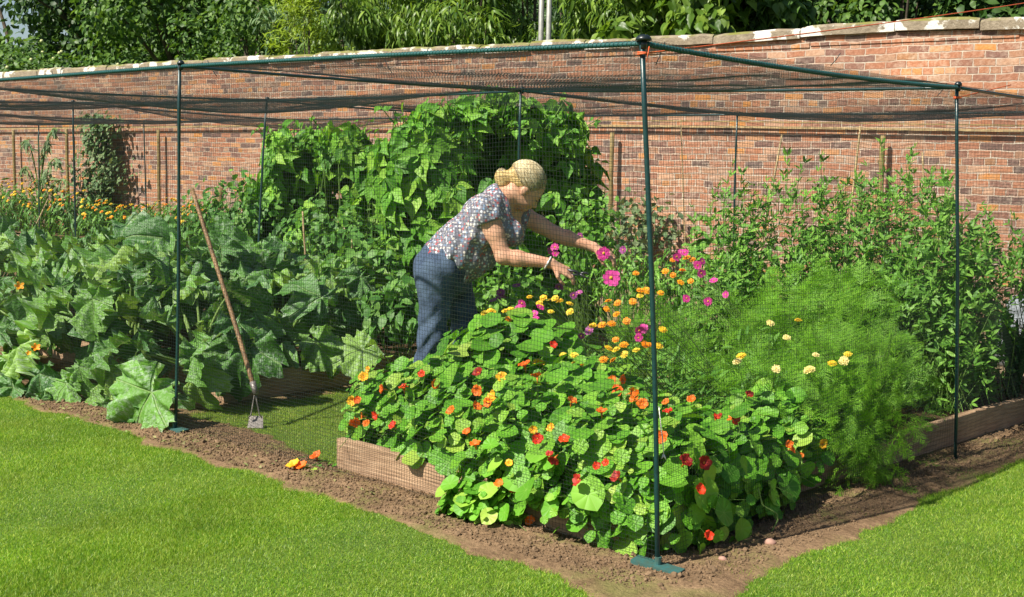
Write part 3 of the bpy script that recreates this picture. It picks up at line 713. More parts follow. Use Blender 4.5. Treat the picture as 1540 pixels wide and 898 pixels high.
mb = MB(); mb.tube(P, .0022, 5); mb.tube([P[-1], at(1002, 692, D)], [.0045, .001], 5); mb.tube([P[-1], at(995, 690, D)], [.0045, .001], 5); mb.tube([at(984, 612, D-.0), P[0]], .0022, 5)
tag(mb.build('white_twine', wt), 'frayed white twine hanging against the near corner post', 'twine')

# ------------------------------------------------------------------ trellis on the wall and canes
def pole(mb, P, r, wob=.01, k=8):
    P = np.asarray(P, float); ts = np.linspace(0, 1, 10)[:, None]; Q = P[0]+(P[1]-P[0])*ts; Q[:, :2] += RNG.normal(0, wob*.4, (10, 2)); mb.tube(Q, r*np.linspace(1.05, .9, 10), k)
OFF = .12
tr = thing('timber_trellis', onwall(640, 330, OFF)*[1, 1, 0], 'long timber post and batten fruit support in front of the brick wall', 'trellis')
to = A_(tr.location)
for x, y in ((20, 196), (100, 194), (238, 195), (421, 195), (921, 199), (1328, 204), (1640, 204)):
    t = onwall(x, y, OFF); mb = MB(); pole(mb, [t*[1, 1, 0], t], .029, .004, 10); mb.build('post', M['post_wood'], tr, to)
for yy, rr, nm in ((189, .045, 0), (181, .012, 1)):
    pts = [onwall(x, yy + dy, OFF-.05) for x, dy in ((-200, 8), (0, 5), (238, 2), (421, 0), (640, 0), (921, 0), (1120, 2), (1328, 5), (1700, 10))]
    for a, b in zip(pts[:-1], pts[1:]):
        mb = MB(); d = nrm(b-a); U = A_([0, 0, 1.]); h = .012 if nm == 0 else .006; w = A_([0, .01, 0])
        V = A_([a-U*h-w, b-U*h-w, b+U*h-w, a+U*h-w, a-U*h+w, b-U*h+w, b+U*h+w, a+U*h+w]); mb.add(V, [(0, 1, 2, 3), (5, 4, 7, 6), (3, 2, 6, 7), (1, 0, 4, 5), (0, 3, 7, 4), (2, 1, 5, 6)])
        mb.build('batten', M['cane'] if nm == 0 else M['post_wood'], tr, to, smooth=False)
t = onwall(331, 283, 1.0); mb = MB(); pole(mb, [t*[1, 1, 0], t], .045, .004); o = mb.build('stake', M['post_wood']); tag(o, 'short wooden stake in front of the wall left of the bean row', 'stake')
def cane(p_top, p_bot, r, lab, name='bamboo_cane', mat=None):
    P = np.stack([p_bot, p_top]); ts = np.linspace(0, 1, 30)[:, None]; Q = P[0]+(P[1]-P[0])*ts; rr = r*(1+.14*(np.arange(30) % 5 == 0))*np.linspace(1.1, .8, 30)
    mb = MB(); mb.tube(Q, rr, 7); return tag(mb.build(name, mat or M['cane']), lab, 'cane', 'bamboo canes among the plants')
def cane_px(x0, y0, x1, y1, d, lab, r=.008):
    a = at(x0, y0, d); b = at(x1, y1, d-.05); k = a[2]/(a[2]-b[2]) if a[2] > b[2] else 1; q = a + (b-a)*k; q[2] = 0; cane(a, q, r, lab)
cane_px(1176, 203, 1160, 290, 7.9, 'leftmost bamboo cane of the sweet pea row, leaning right')
cane_px(1294, 190, 1279, 320, 7.5, 'tallest bamboo cane, standing in the middle of the sweet pea row')
cane_px(1387, 229, 1393, 345, 7.2, 'rightmost bamboo cane of the sweet pea row beside the cage post', .007)
cane_px(1024, 180, 1028, 300, 10.5, 'thin dark cane against the brick wall right of the near corner post', .006)
cane_px(455, 318, 462, 430, 9.6, 'pale bamboo cane at the left end of the climbing beans', .009)
cane_px(530, 360, 524, 420, 9.8, 'short stretch of bamboo cane showing under the bean leaves', .009)
cane_px(908, 285, 905, 345, 11.0, 'short pale stake beside the timber post right of the beans', .016)
cane_px(72, 300, 58, 330, 14.5, 'thin cane among the left marigolds', .008)

# ------------------------------------------------------------------ plants
class Plant:
    def __init__(s, name, base, label, cat, group=None):
        s.root = thing(name, base, label, cat, group); s.b = A_(base, float) if not isinstance(base, np.ndarray) else base.astype(float); s.fol = MB(); s.st = MB()
    def stems(s, P, r0=.004, n=6, k=4, spread=.05, lift=.5, r1=None):
        P = np.asarray(P, float); m = len(P)
        a = s.b + np.stack([RNG.normal(0, spread, m), RNG.normal(0, spread, m), np.zeros(m)], 1); mid = (a+P)/2; mid[:, :2] = a[:, :2]*lift + P[:, :2]*(1-lift) ; mid[:, 2] += .1*np.linalg.norm(P[:, :2]-a[:, :2], axis=1)
        R = np.linspace(r0, r1 or r0*.5, n)[None]; V, F = tubes(bez(a, mid, P, n), R, k); s.st.add(V, F); return s
    def done(s, leaf, stem=None, fname='foliage'):
        if s.fol.n: s.fol.build(fname, leaf, s.root, s.b)
        if s.st.n: s.st.build('stem', stem or M['stem'], s.root, s.b)
        return s.root
def hit(x, y, EL):
    "first ellipsoid of the mounds met by the line of sight: a flower grows on the mound's surface"
    d = ray(x, y); best = None
    for i, (c, r) in enumerate(EL):
        o = (CP-c)/r; dd = d/r; A = dd@dd; B = o@dd; C = o@o-1; D = B*B-A*C
        if D > 0:
            t = (-B-math.sqrt(D))/A
            if best is None or t < best[0]: P = CP+t*d; best = (t, P, nrm((P-c)/r**2), i)
    return best

# ---- nasturtiums
NAS = [((-1.76, .44, .23), (.22, .26, .24), 'leftmost nasturtium mound above the bare end of the front board', 1.0),
       ((-1.48, .45, .25), (.28, .29, .28), 'nasturtium mound with pale orange blooms second from the left end of the bed', 1.0),
       ((-1.17, .40, .22), (.28, .30, .30), 'nasturtium mound trailing over the middle of the front board', 1.05),
       ((-.82, .36, .19), (.28, .34, .33), 'nasturtium mound with dark crimson blooms spilling to the soil', 1.05),
       ((-.44, .34, .17), (.28, .34, .33), 'nasturtium mound just left of the near corner post', 1.0),
       ((-.20, .40, .13), (.27, .32, .33), 'shaded nasturtium mound tumbling to the ground behind the corner post', 1.15),
       ((-.16, .86, .12), (.19, .32, .27), 'nasturtium mound trailing over the right side board in shade', 1.1),
       ((-1.45, .90, .38), (.36, .32, .30), 'large leaved nasturtium mound in front of the gardener', 1.45),
       ((-1.02, .84, .30), (.32, .30, .26), 'large leaved nasturtium mound behind the front row', 1.35),
       ((-.52, .86, .18), (.32, .34, .24), 'nasturtium mound with bright orange blooms behind the corner post', 1.1),
       ((-.36, 1.42, .17), (.26, .32, .25), 'small leaved nasturtium mound beside the feathery plants', .9),
       ((-1.74, .98, .36), (.24, .26, .24), 'large leaved nasturtium mound against the gardener\'s shins', 1.4),
       ((-.84, .06, .06), (.20, .12, .11), 'low nasturtium runner lying on the soil below the front board', .75)]
EL = [(A_(c), A_(r)) for c, r, _, _ in NAS]; NP = []
for (c, r, lab, ls), (C, R) in zip(NAS, EL):
    p = Plant('nasturtium', A_([c[0], max(c[1], .28) if c[2] > .1 else .18, .12 if c[2] > .1 else .0]), lab, 'nasturtium', 'nasturtiums spilling over the near bed'); NP.append(p)
    n = int(1180*(r[0]*r[1]+r[1]*r[2]+r[0]*r[2])/.27/ls**1.7)+30
    D = sph(n); rad = 1-.5*RNG.random(n)**1.7; rad = rad*(1+.10*RNG.normal(size=n)); P = C + D*R*rad[:, None]; P += rv(n, .012)
    k = (P[:, 2] > np.where((P[:, 1] > .17) & (P[:, 0] < -.2), .13, .015)) & ((P[:, 2] > .11+.03*np.sin(P[:, 0]*14)) | (P[:, 0] > -.40 + .10*np.sin(P[:, 2]*40)) | (c[2] < .1) | (RNG.random(n) < .07)) & ((P[:, 0] > -1.10) | (P[:, 1] > .16) | (P[:, 2] > .15+.03*np.sin(P[:, 0]*25))); P, D = P[k], D[k]; n = len(P)
    sd_ = np.clip((P[:, :1]+.10)*9, 0, 1)*(P[:, 1:2] > .22); D = np.where(sd_ > .5, nrm(D*[1, .15, .6]+[.9, 0, 0]), D); N = nrm(D*(.5+.9*sd_) + SUN*.72*(1-.8*sd_) + A_([0, 0, .22]) + rv(n, .36)); tip = A_([0, -.2, -1.]) + rv(n, .5)
    S = ls*.0258*RNG.lognormal(0, .40, n); S = np.clip(S, .010, .066)
    scatter(p.fol, T_ROUND, P, N, tip, S)
    q = RNG.random(n) < .55; p.stems((P-N*S[:, None]*.1)[q], .0016, 5, 3, .10, .3, .0012)
NF = """518 592 o|538 604 y|539 566 y|545 604 o|541 632 o|551 626 o|556 636 o|559 563 y|553 575 y|585 590 o|612 588 r|655 583 o|637 570 r|613 590 o|683 622 o|718 594 o|721 570 d|716 617 o|752 576 y|744 610 y|749 604 y|795 559 o|807 578 o|712 655 o|722 672 o|742 614 o|865 614 o|853 613 o|905 630 o|802 650 y|838 651 y|818 666 r|853 668 r|834 688 d|840 693 d|897 704 r|909 699 r|767 697 y|873 722 d|750 737 o|767 743 r|795 773 o|762 800 o|863 488 o|828 525 r|917 577 o|928 577 o|921 590 o|943 592 y|965 573 o|925 594 o|940 596 o|963 606 o|960 618 o|949 611 o|1001 616 o|1004 632 r|995 666 o|1082 640 r|1103 640 o|1106 636 o|1075 637 d|1130 582 o|1180 680 o|1196 684 o|1180 670 o|1228 668 y|1045 738 r|1055 802 r|1026 700 d|936 722 d|1128 603 d|1012 600 o|1103 640 r|1038 612 o|660 507 y|600 640 r|1052 700 d|577 625 r"""
for it in NF.split('|'):
    x, y, k = it.split(); h = hit(float(x)+random.uniform(-1, 1), float(y), EL)
    if h is None: continue
    t, P, N, i = h; N2 = nrm(N*.6 + nrm(CP-P)*.45 + SUN*.2 + rv(1, .42)[0]); put_flower('n'+k, P + N*.03 + nrm(CP-P)*.03, N2, NP[i].root, random.uniform(.5, .85))
    NP[i].stems([P+N*.03], .0014, 5, 3, .05, .3)
for p in NP: p.done(M['naslf'])
# two loose tendrils over the shaded side
for pts, lb in (([(1140, 735), (1147, 760), (1168, 772), (1170, 782), (1160, 800)], 'pale curling tendril hanging in the shade below the side board'),):
    P = np.stack([at(x, y, 4.86) for x, y in pts]); t = np.linspace(0, 1, len(P)); tt = np.linspace(0, 1, 24); P = np.stack([np.interp(tt, t, P[:, i]) for i in range(3)], 1)
    o = MB().tube(P, .003, 5).build('tendril', M['petiole'], NP[6].root, NP[6].b)

# ---- marigolds and cosmos in the near bed
def px_flower_plants(defs, group=None):
    for d in defs:
        b = A_([d['x'], d['y'], .13]); p = Plant(d['name'], b, d['label'], d['cat'], d.get('group'))
        fl = [(at(x, y, dep), k) for x, y, dep, k in d['fl']]
        h, rad = d['h'], d['r']
        if d['leaf'] == 'fern':
            n = int(d['n']*.72); a = RNG.uniform(0, 6.28, n); q = RNG.random(n)**.5; z = .1+(h-.1)*RNG.random(n)**.8; rr = rad*q*(.55+.55*np.sin(np.pi*np.clip(z/h*.85+.1, 0, 1)))
            P = b + np.stack([rr*np.cos(a), rr*np.sin(a), z-.13], 1); out = np.stack([np.cos(a), np.sin(a), 0*a], 1)
            tip = nrm(out*.5 + A_([0.1, 0, .75]) + rv(n, .35)); N = nrm(SUN + rv(n, .6)); S = RNG.uniform(.10, .19, n); scatter(p.fol, T_FEA, P, N, tip, S)
            k = RNG.random(n) < .25; p.stems(P[k], .003, 6, 4, .05, .6)
        else:
            n = d['n']; D = sph(n); D[:, 2] = np.abs(D[:, 2]); P = b + D*A_([rad, rad, h])*(RNG.random(n)**.4)[:, None]
            N = nrm(D*.3+SUN*.7+rv(n, .4)); tip = nrm(D+A_([0, 0, .5])+rv(n, .4)); scatter(p.fol, T_LANCE, P, N, tip, RNG.uniform(.05, .10, n)*d.get('ls', 1))
            k = RNG.random(n) < .3; p.stems(P[k], .002, 6, 3, .04, .5)
        x_big = None
        for P, k in fl:
            N = nrm(nrm(CP-P)*(.45 if k[0] == 'm' else .9) + A_([0, 0, .75 if k[0] == 'm' else .1]) + SUN*.25 + rv(1, .25 if k[0] == 'm' else .5)[0]); put_flower(k, P, N, p.root, random.uniform(.75, 1.0) if k[0] == 'm' else random.uniform(.5, .68) if k != 'cp' or (x_big != P[0]) else 1)
        if fl: p.stems([P-A_([0, 0, .004]) for P, _ in fl], .0022, 8, 4, .05, .5, .0014)
        p.done(M['fern'] if d['leaf'] == 'fern' else M['callf'])
def F_(s):
    r = []
    for it in s.split('|'):
        x, y, d, k = it.split(); r.append((float(x)+random.uniform(-1.5, 1.5), float(y), float(d), k))
    return r
px_flower_plants([
 dict(name='marigold_plant', x=-1.45, y=1.45, h=.42, r=.22, n=260, leaf='cal', cat='marigold', label='yellow marigold at the left end just in front of the gardener', fl=F_('731 472 6.35 my|737 468 6.4 my|733 478 6.3 my|716 484 6.3 mo|760 468 6.3 my|766 466 6.35 my|777 473 6.3 my|783 474 6.3 my|763 480 6.25 mo|742 471 6.4 my')),
 dict(name='marigold_plant', x=-1.2, y=1.6, h=.44, r=.22, n=260, leaf='cal', cat='marigold', label='yellow marigold below the secateurs, left of the single orange nasturtium bloom', fl=F_('795 447 6.4 my|810 456 6.35 my|812 461 6.3 my|829 469 6.2 my|836 449 6.35 my|841 453 6.35 my|858 457 6.2 my|858 469 6.15 my|826 452 6.4 my|818 448 6.45 my')),
 dict(name='marigold_plant', x=-.95, y=1.6, h=.40, r=.22, n=280, leaf='cal', cat='marigold', label='orange marigold right under the large magenta cosmos bloom', fl=F_('916 453 6.0 mo|928 456 5.95 mo|911 465 6.0 mo|928 473 5.95 mo|892 490 5.85 my|907 489 5.85 mo|920 487 5.8 mo|943 483 5.75 mo|865 548 5.6 my|874 549 5.6 my|845 534 5.7 my')),
 dict(name='marigold_plant', x=-.75, y=1.45, h=.34, r=.22, n=300, leaf='cal', cat='marigold', label='mixed yellow and orange marigold left of the corner post', fl=F_('925 511 5.6 mo|916 524 5.55 my|927 526 5.5 my|938 519 5.55 mo|939 533 5.5 my|958 527 5.5 my|907 541 5.45 mo|812 546 5.7 my|806 545 5.7 my|862 535 5.6 my|922 542 5.5 mo')),
 dict(name='marigold_plant', x=-.75, y=1.9, h=.5, r=.22, n=240, leaf='cal', cat='marigold', label='tall orange marigold beside the corner post, highest of the marigolds', fl=F_('957 411 6.1 mo|963 437 6.0 mo|971 437 6.0 mo|962 445 6.0 my|951 454 5.95 mo|968 518 5.6 mo|976 519 5.6 mo|993 441 6.1 mo|998 496 5.7 my|990 520 5.6 my')),
 dict(name='marigold_plant', x=-.62, y=2.2, h=.45, r=.2, n=260, leaf='cal', cat='marigold', label='orange marigold behind the corner post among the cosmos', fl=F_('1013 414 6.8 mo|1023 425 6.7 mo|1039 423 6.7 mo|1026 407 6.9 mo|1000 408 6.8 mo|1033 388 7.0 mo|1040 391 7.0 mo|1012 391 7.0 mo')),
 dict(name='marigold_plant', x=-.48, y=1.62, h=.36, r=.22, n=280, leaf='cal', cat='marigold', label='pale yellow marigold left of the trailing feathery plant', fl=F_('1158 486 5.7 mp|1183 508 5.5 mp|1108 544 5.35 mp|1115 536 5.4 my|1168 555 5.3 mp|1200 482 5.8 my')),
 dict(name='marigold_plant', x=-.32, y=1.95, h=.36, r=.2, n=280, leaf='cal', cat='marigold', label='pale yellow marigold nearest the middle of the side board', fl=F_('1227 534 5.55 mp|1217 556 5.4 mp|1268 543 5.55 mp|1274 533 5.6 my|1216 557 5.4 mp|1253 547 5.5 my')),
])
px_flower_plants([
 dict(name='cosmos', x=-.62, y=2.35, h=.76, r=.34, n=200, leaf='fern', cat='cosmos', label='feathery cosmos with small magenta blooms behind the corner post', fl=F_('1023 379 6.8 cp|1018 386 6.8 cp|1029 380 6.9 cp|1050 399 6.7 cp|1055 393 6.7 cp|1073 422 6.5 cp|1066 453 6.3 cp|1034 449 6.4 cp|1091 443 6.4 cp|1056 411 6.6 cp')),
 dict(name='cosmos', x=-1.05, y=2.15, h=.66, r=.34, n=190, leaf='fern', cat='cosmos', label='feathery cosmos carrying the one large open magenta bloom', fl=F_('936 376 6.6 cu|962 497 5.6 cp|968 494 5.6 cp|960 508 5.6 cp|887 497 5.9 cu|874 505 5.9 cu')),
 dict(name='cosmos', x=-1.45, y=2.0, h=.60, r=.3, n=170, leaf='fern', cat='cosmos', label='feathery cosmos with drooping purple blooms under the near arm', fl=F_('786 456 6.3 cp|779 464 6.3 cp|789 467 6.3 cp|811 462 6.2 cp|805 471 6.2 cp|803 480 6.15 cp|861 444 6.4 cu|871 440 6.4 cu|842 431 6.7 cu|777 430 6.8 cu|756 446 6.9 cu|743 452 6.9 cu|749 448 6.9 cu|836 381 6.7 cp|826 378 6.8 cp|834 372 7.0 cp|873 355 7.1 cu|752 440 6.9 cu')),
 dict(name='cosmos', x=-.42, y=1.55, h=.50, r=.32, n=170, leaf='fern', cat='cosmos', label='low dense feathery plant right of the corner post', fl=[]),
 dict(name='cosmos', x=-.35, y=2.15, h=.60, r=.32, n=170, leaf='fern', cat='cosmos', label='feathery plant in the middle of the side board', fl=[]),
 dict(name='cosmos', x=-.7, y=2.85, h=.82, r=.34, n=170, leaf='fern', cat='cosmos', label='feathery plant at the foot of the leftmost sweet pea', fl=[]),
 dict(name='cosmos', x=-.95, y=2.7, h=.84, r=.34, n=180, leaf='fern', cat='cosmos', label='feathery plant farthest back beyond the cut flowers', fl=[]),
 dict(name='cosmos', x=-.80, y=1.75, h=.50, r=.26, n=130, leaf='fern', cat='cosmos', label='feathery plant between the orange marigolds and the corner post', fl=[]),
])
o_ = at(919, 418, 6.1); pc = [o for o in col.objects if o.get('label', '').startswith('feathery cosmos carrying')][0]; put_flower('cp', o_, nrm(CP-o_+A_([0, 0, .5])), pc, 1.12)
# dill like plant drooping over the side board
p = Plant('dill_plant', A_([-.18, 2.0, .13]), 'tall feathery plant drooping over the side board in half shade', 'dill')
n = 330; t = RNG.random(n); a = RNG.normal(0, 1, n); P = np.stack([-.16 + .17*t + .09*RNG.normal(size=n), 1.66 + .13*a*(1-.3*t), .62 - .56*t + .03*RNG.normal(size=n)], 1)
P2 = np.stack([-.2+.12*RNG.normal(size=200), 1.82+.18*RNG.normal(size=200), RNG.uniform(.2, .70, 200)], 1); P = np.concatenate([P, P2]); n = len(P)
scatter(p.fol, T_FEA, P, nrm(SUN+rv(n, .6)), nrm(A_([.25, -.1, -.8])+rv(n, .4)), RNG.uniform(.07, .13, n)); p.stems(P[::4], .003, 7, 4, .05, .7); p.done(M['fern'])

# leafy growth filling the back of the bed
for x, y, r, h, n, lab in ((-1.1, 3.6, .36, .62, 700, 'loose green plant at the back of the bed beyond the picked flowers'), (-1.6, 3.3, .30, .58, 600, 'loose green plant at the back left corner of the near bed'), (-1.62, 2.6, .28, .60, 600, 'light green plant by the grass path behind the far hand'), (-1.0, 4.1, .36, .66, 600, 'green plant hiding the rear board of the near bed')):
    p = Plant('green_bush', A_([x, y, .13]), lab, 'plant'); D = sph(n); P = A_([x, y, .13+h*.5])+D*A_([r, r, h*.52])*(1-.7*RNG.random((n, 1))**1.5)*(1+.12*RNG.normal(size=(n, 1))); P = P[P[:, 2] > .12]; n = len(P)
    scatter(p.fol, T_OVAL, P, nrm(SUN*.6+rv(n, .5)), nrm(A_([0, 0, .6])+rv(n, .5)), RNG.uniform(.035, .075, n)); p.stems(P[::6], .002, 6, 3, .06, .5); p.done(M['pealf'])
for x, y, lab in ((-1.25, 2.85, 'feathery plant behind the magenta bloom in the far hand'), (-.85, 3.3, 'feathery plant in front of the brick wall gap left of the peas')):
    px_flower_plants([dict(name='cosmos', x=x, y=y, h=.66, r=.32, n=170, leaf='fern', cat='cosmos', label=lab, fl=[])])

# ---- sweet peas
T_NAR = leaf_oval(.30, 3, .15, .1, .9); T_SP = combine([xf(T_NAR, .55, .2, 1), xf(T_NAR, -.55, .2, 1)])
def box_leaves(p, n, c, r, T, S, up=.3, sunw=.6, jit=.45, tipv=(0, 0, -1), zmin=.0, dens=1.6):
    D = sph(n); rad = 1-.75*RNG.random(n)**dens; P = A_(c)+D*A_(r)*rad[:, None]*(1+.12*RNG.normal(size=(n, 1))); k = P[:, 2] > zmin; P, D = P[k], D[k]; n = len(P)
    N = nrm(D*.45+SUN*sunw+A_([0, 0, up])+rv(n, jit)); tip = nrm(A_(tipv)+D*.3+rv(n, .5)); S = RNG.uniform(*S, n); scatter(p.fol, T, P, N, tip, S); return P
for x, y, h, r, lab in ((-1.55, 3.0, 1.30, .24, 'leftmost sweet pea, a loose column left of the first cane'), (-1.25, 3.35, 1.40, .30, 'sweet pea climbing the leftmost pea cane'), (-.95, 3.35, 1.30, .32, 'sweet pea climbing the tallest cane'),
                        (-.62, 3.30, 1.38, .32, 'sweet pea in front of the timber trellis post'), (-.32, 3.10, 1.30, .30, 'sweet pea climbing the rightmost pea cane'), (-.34, 3.60, 1.22, .24, 'sweet pea just behind the right hand cage post'), (-.02, 3.95, 1.05, .26, 'rightmost sweet pea arching over the dark leeks')):
    p = Plant('sweet_pea', A_([x, y, .13]), lab, 'sweet pea', 'sweet peas along the side of the near bed')
    hi = x > -.1; P = box_leaves(p, 420 if hi else 1050, (x, y, .86 if hi else h*.47), (r*1.1 if hi else r, r, .24 if hi else h*.46), T_SP, (.038, .082), zmin=.12, tipv=(0, 0, .5), jit=.6)
    # upright shoots breaking the top outline
    m = 22; a = A_([x, y, h*.7]) + rv(m, r*.45); b = a + np.stack([RNG.normal(0, .06, m), RNG.normal(0, .06, m), RNG.uniform(.12, .36, m)], 1); B = bez(a, (a+b)/2+rv(m, .03), b, 7); V, F = tubes(B, .0022, 3); p.st.add(V, F)
    Q = B[:, 2:].reshape(-1, 3); Q = np.concatenate([Q, Q]) + rv(len(Q)*2, .012); scatter(p.fol, T_SP, Q, nrm(SUN*.6+rv(len(Q), .5)), nrm(A_([0, 0, 1])+rv(len(Q), .35)), RNG.uniform(.03, .065, len(Q)))
    p.stems(P[::7], .003, 7, 4, .10, .6); p.done(M['pealf'])

# ---- lance leaved plants at the far right of the bed
for x, y, h, lab in ((.0, 4.0, .62, 'dark upright leek with strap leaves behind the right hand cage post'), (-.14, 3.75, .55, 'dark leek nearest the right hand cage post')):
    p = Plant('leek', A_([x, y, .12]), lab, 'leek', 'leeks at the far end of the near bed'); m = 12; a = p.b+rv(m, .02)*[1, 1, 0]; d = rv(m, .22)*[1, 1, 0]; b = a+d+np.stack([0*d[:, 0], 0*d[:, 0], RNG.uniform(.35, h, m)], 1)
    B = bez(a, a+A_([0, 0, h*.7])+d*.2, b, 9); s_ = nrm(np.cross(b-a, [0, 0, 1]))*.022
    w = np.sin(np.linspace(.35, 3.1, 9))[None, :, None]; V = np.stack([B-s_[:, None]*w, B+s_[:, None]*w], 2).reshape(-1, 3); bb = (np.arange(m)*18)[:, None, None]; i = (np.arange(8)*2)[None, :, None]
    F = np.concatenate([bb+i+0, bb+i+1, bb+i+3, bb+i+2], -1).reshape(-1, 4); p.fol.add(V, F); p.done(M['lily'], fname='leaves')
for x, y, lab in ((1478, 590, 'young lily with whorled dark lance leaves, left of the pair'), (1512, 600, 'young lily with whorled dark lance leaves, nearer the frame edge')):
    g = gr(x, y, .13); p = Plant('lily', g, lab, 'lily', 'young lilies by the path'); z = np.linspace(.03, .42, 26); a = np.arange(26)*2.4; P = g + np.stack([.03*np.sin(z*4), 0*z, z], 1); d = np.stack([np.cos(a), np.sin(a), .55+0*a], 1)
    scatter(p.fol, T_LANCE, P, nrm(A_([0, 0, 1])-d*.3), d, np.linspace(.13, .07, 26)); p.st.add(*tubes(P[None], .004, 5)); p.done(M['lily'])

# ---- climbing beans
M['beancore'] = M['beanlf']
HOL = []
for _x, _y, _d, _r in ((500, 305, 10.45, (.42, .34, .46)), (560, 310, 10.1, (.34, .34, .44)), (440, 300, 10.85, (.20, .3, .3)), (750, 270, 9.0, (.36, .30, .42)), (815, 320, 9.25, (.30, .3, .5))): HOL.append((*at(_x, _y, _d), _r))
def bean(x, y, rx, ry, h, n, lab, S=(.12, .19), z0=.0, hollow=None):
    p = Plant('runner_bean', A_([x, y, .0]), lab, 'runner bean', 'climbing beans behind the gardener')
    a = RNG.uniform(0, 6.28, n); z = z0 + (h-z0)*RNG.random(n)**.8; q = 1-.55*RNG.random(n)**2; cap = np.sqrt(np.clip(1-((z-h*.55)/(h*.47))**4, 0.02, 1)); lump = 1+.22*np.sin(3*a+z*5+x*9)+.16*np.sin(5*a-z*8+y*7); z = z*(1+.06*np.sin(a*2+x*5))
    P = np.stack([x+rx*q*cap*lump*np.cos(a), y+ry*q*cap*lump*np.sin(a), z], 1); D = np.stack([np.cos(a), np.sin(a), .3+0*a], 1)
    N = nrm(D*.75+SUN*.35+rv(n, .42)); tip = nrm(A_([0, 0, -1.])+D*.35+rv(n, .45)); hol = np.zeros(n, bool)
    for hx, hy, hz, hr in HOL: hol |= (np.linalg.norm((P-A_([hx, hy, hz]))/A_(hr), axis=1) < 1+.12*np.sin(P[:, 0]*17+P[:, 2]*13)) & (RNG.random(n) < .96)
    P, N, tip = P[~hol], N[~hol], tip[~hol]; n = len(P)
    scatter(p.fol, T_TRI, P, N, tip, RNG.uniform(*S, n))
    m = int(n*.05)+10; a = RNG.uniform(0, 6.28, m); A0 = np.stack([x+rx*.6*np.cos(a), y+ry*.6*np.sin(a), np.full(m, h*.9)], 1); B0 = A0+np.stack([RNG.normal(0, .12, m), RNG.normal(0, .1, m), RNG.uniform(.0, .30, m)], 1); B = bez(A0, (A0+B0)/2+rv(m, .05), B0, 7)
    p.st.add(*tubes(B, .0035, 4)); Q = B[:, 2:].reshape(-1, 3); scatter(p.fol, T_HEART, Q+rv(len(Q), .02), nrm(SUN+rv(len(Q), .5)), nrm(A_([0, 0, -.6])+rv(len(Q), .5)), RNG.uniform(.035, .08, len(Q)))
    # dark twining bines inside
    m = 14; a = RNG.uniform(0, 6.28, m); A0 = np.stack([x+rx*.6*np.cos(a), y+ry*.6*np.sin(a), 0*a], 1); B0 = A0+[0, 0, h*.85]; p.st.add(*tubes(bez(A0, (A0+B0)/2+rv(m, .08), B0, 10), .005, 4))
    p.done(M['beanlf'])
def bc(px, d, y=None):
    q = at(px, 300, d); return q[0], q[1]
for px, d, rx, ry, h, n, lab in ((650, 9.0, .30, .32, 1.70, 560, 'sunlit bean column directly behind the gardener\'s back'), (730, 9.3, .38, .36, 1.84, 620, 'tallest bean plant pushing up to the cage roof above the gardener'),
                                 (810, 9.6, .36, .36, 1.78, 520, 'bean plant right of the teal post with shaded leaves against the wall'), (868, 9.9, .17, .22, 1.42, 110, 'ragged right end of the bean row silhouetted against the bricks'),
                                 (585, 10.6, .28, .30, 1.52, 300, 'bean plant in the middle of the row behind the courgettes'), (515, 10.9, .36, .34, 1.62, 420, 'bean plant arching over the deep shadow left of centre'),
                                 (445, 11.2, .32, .32, 1.60, 440, 'bean plant reaching over the short timber post at the left'), (398, 11.6, .16, .25, 1.15, 150, 'low leftmost bean plant beside the thin cage post')):
    x, y = bc(px, d); bean(x, y, rx, ry, h, n, lab)

# ---- courgettes
CM = [mdata('courgette_leaf', *(lambda T: (T[0], T[2], M['courlf'], T[1]))(leaf_courgette(s))) for s in range(9)]
def courgette(x, y, nl, h, lab, front=0, S=(.27, .45), spread=.44, right=0):
    b = A_([x, y, .14]); t = thing('courgette_plant', b, lab, 'courgette', 'courgette plants in the left bed'); mb = MB()
    nl = int(nl*1.15); h *= .88
    for i in range(nl):
        a = i*2.4+RNG.uniform(-.4, .4); q = math.sqrt((i+.5)/nl); rr = spread*q; z = h*(1-.35*q**2)*RNG.uniform(.82, 1.08)
        if front and math.sin(a) < -.25 and RNG.random() < front: z *= RNG.uniform(.25, .7); rr *= 1.1
        if right and math.cos(a) > .25 and RNG.random() < right: z *= RNG.uniform(.35, .75)
        P = b+A_([rr*math.cos(a), rr*math.sin(a), max(z, .05)]); out = A_([math.cos(a), math.sin(a), 0]); s = RNG.uniform(*S)*(1-.15*(q < .4))
        low = 1-z/h
        N = nrm(A_([0, 0, 1.])*(.75-.4*low) + out*(.2+.9*low) + SUN*.25 + rv(1, .55)[0]); tip = nrm(out*.8+A_([0, 0, .35-.9*low])+rv(1, .4)[0])
        o = link('leaf', CM[RNG.integers(0, len(CM))], t, P-b, orient(N[None], tip[None])[0], (float(s*RNG.uniform(.78, 1.12)), float(s), float(s*RNG.uniform(.8, 1.7))))
        A0 = b+rv(1, .03)[0]*[1, 1, 0]; B = bez(A0[None], (A0*.6+P*.4+A_([0, 0, z*.35]))[None], P[None], 9); mb.add(*tubes(B, np.linspace(.013, .007, 9)[None], 6))
    mb.build('stem', M['petiole'], t, b); return t
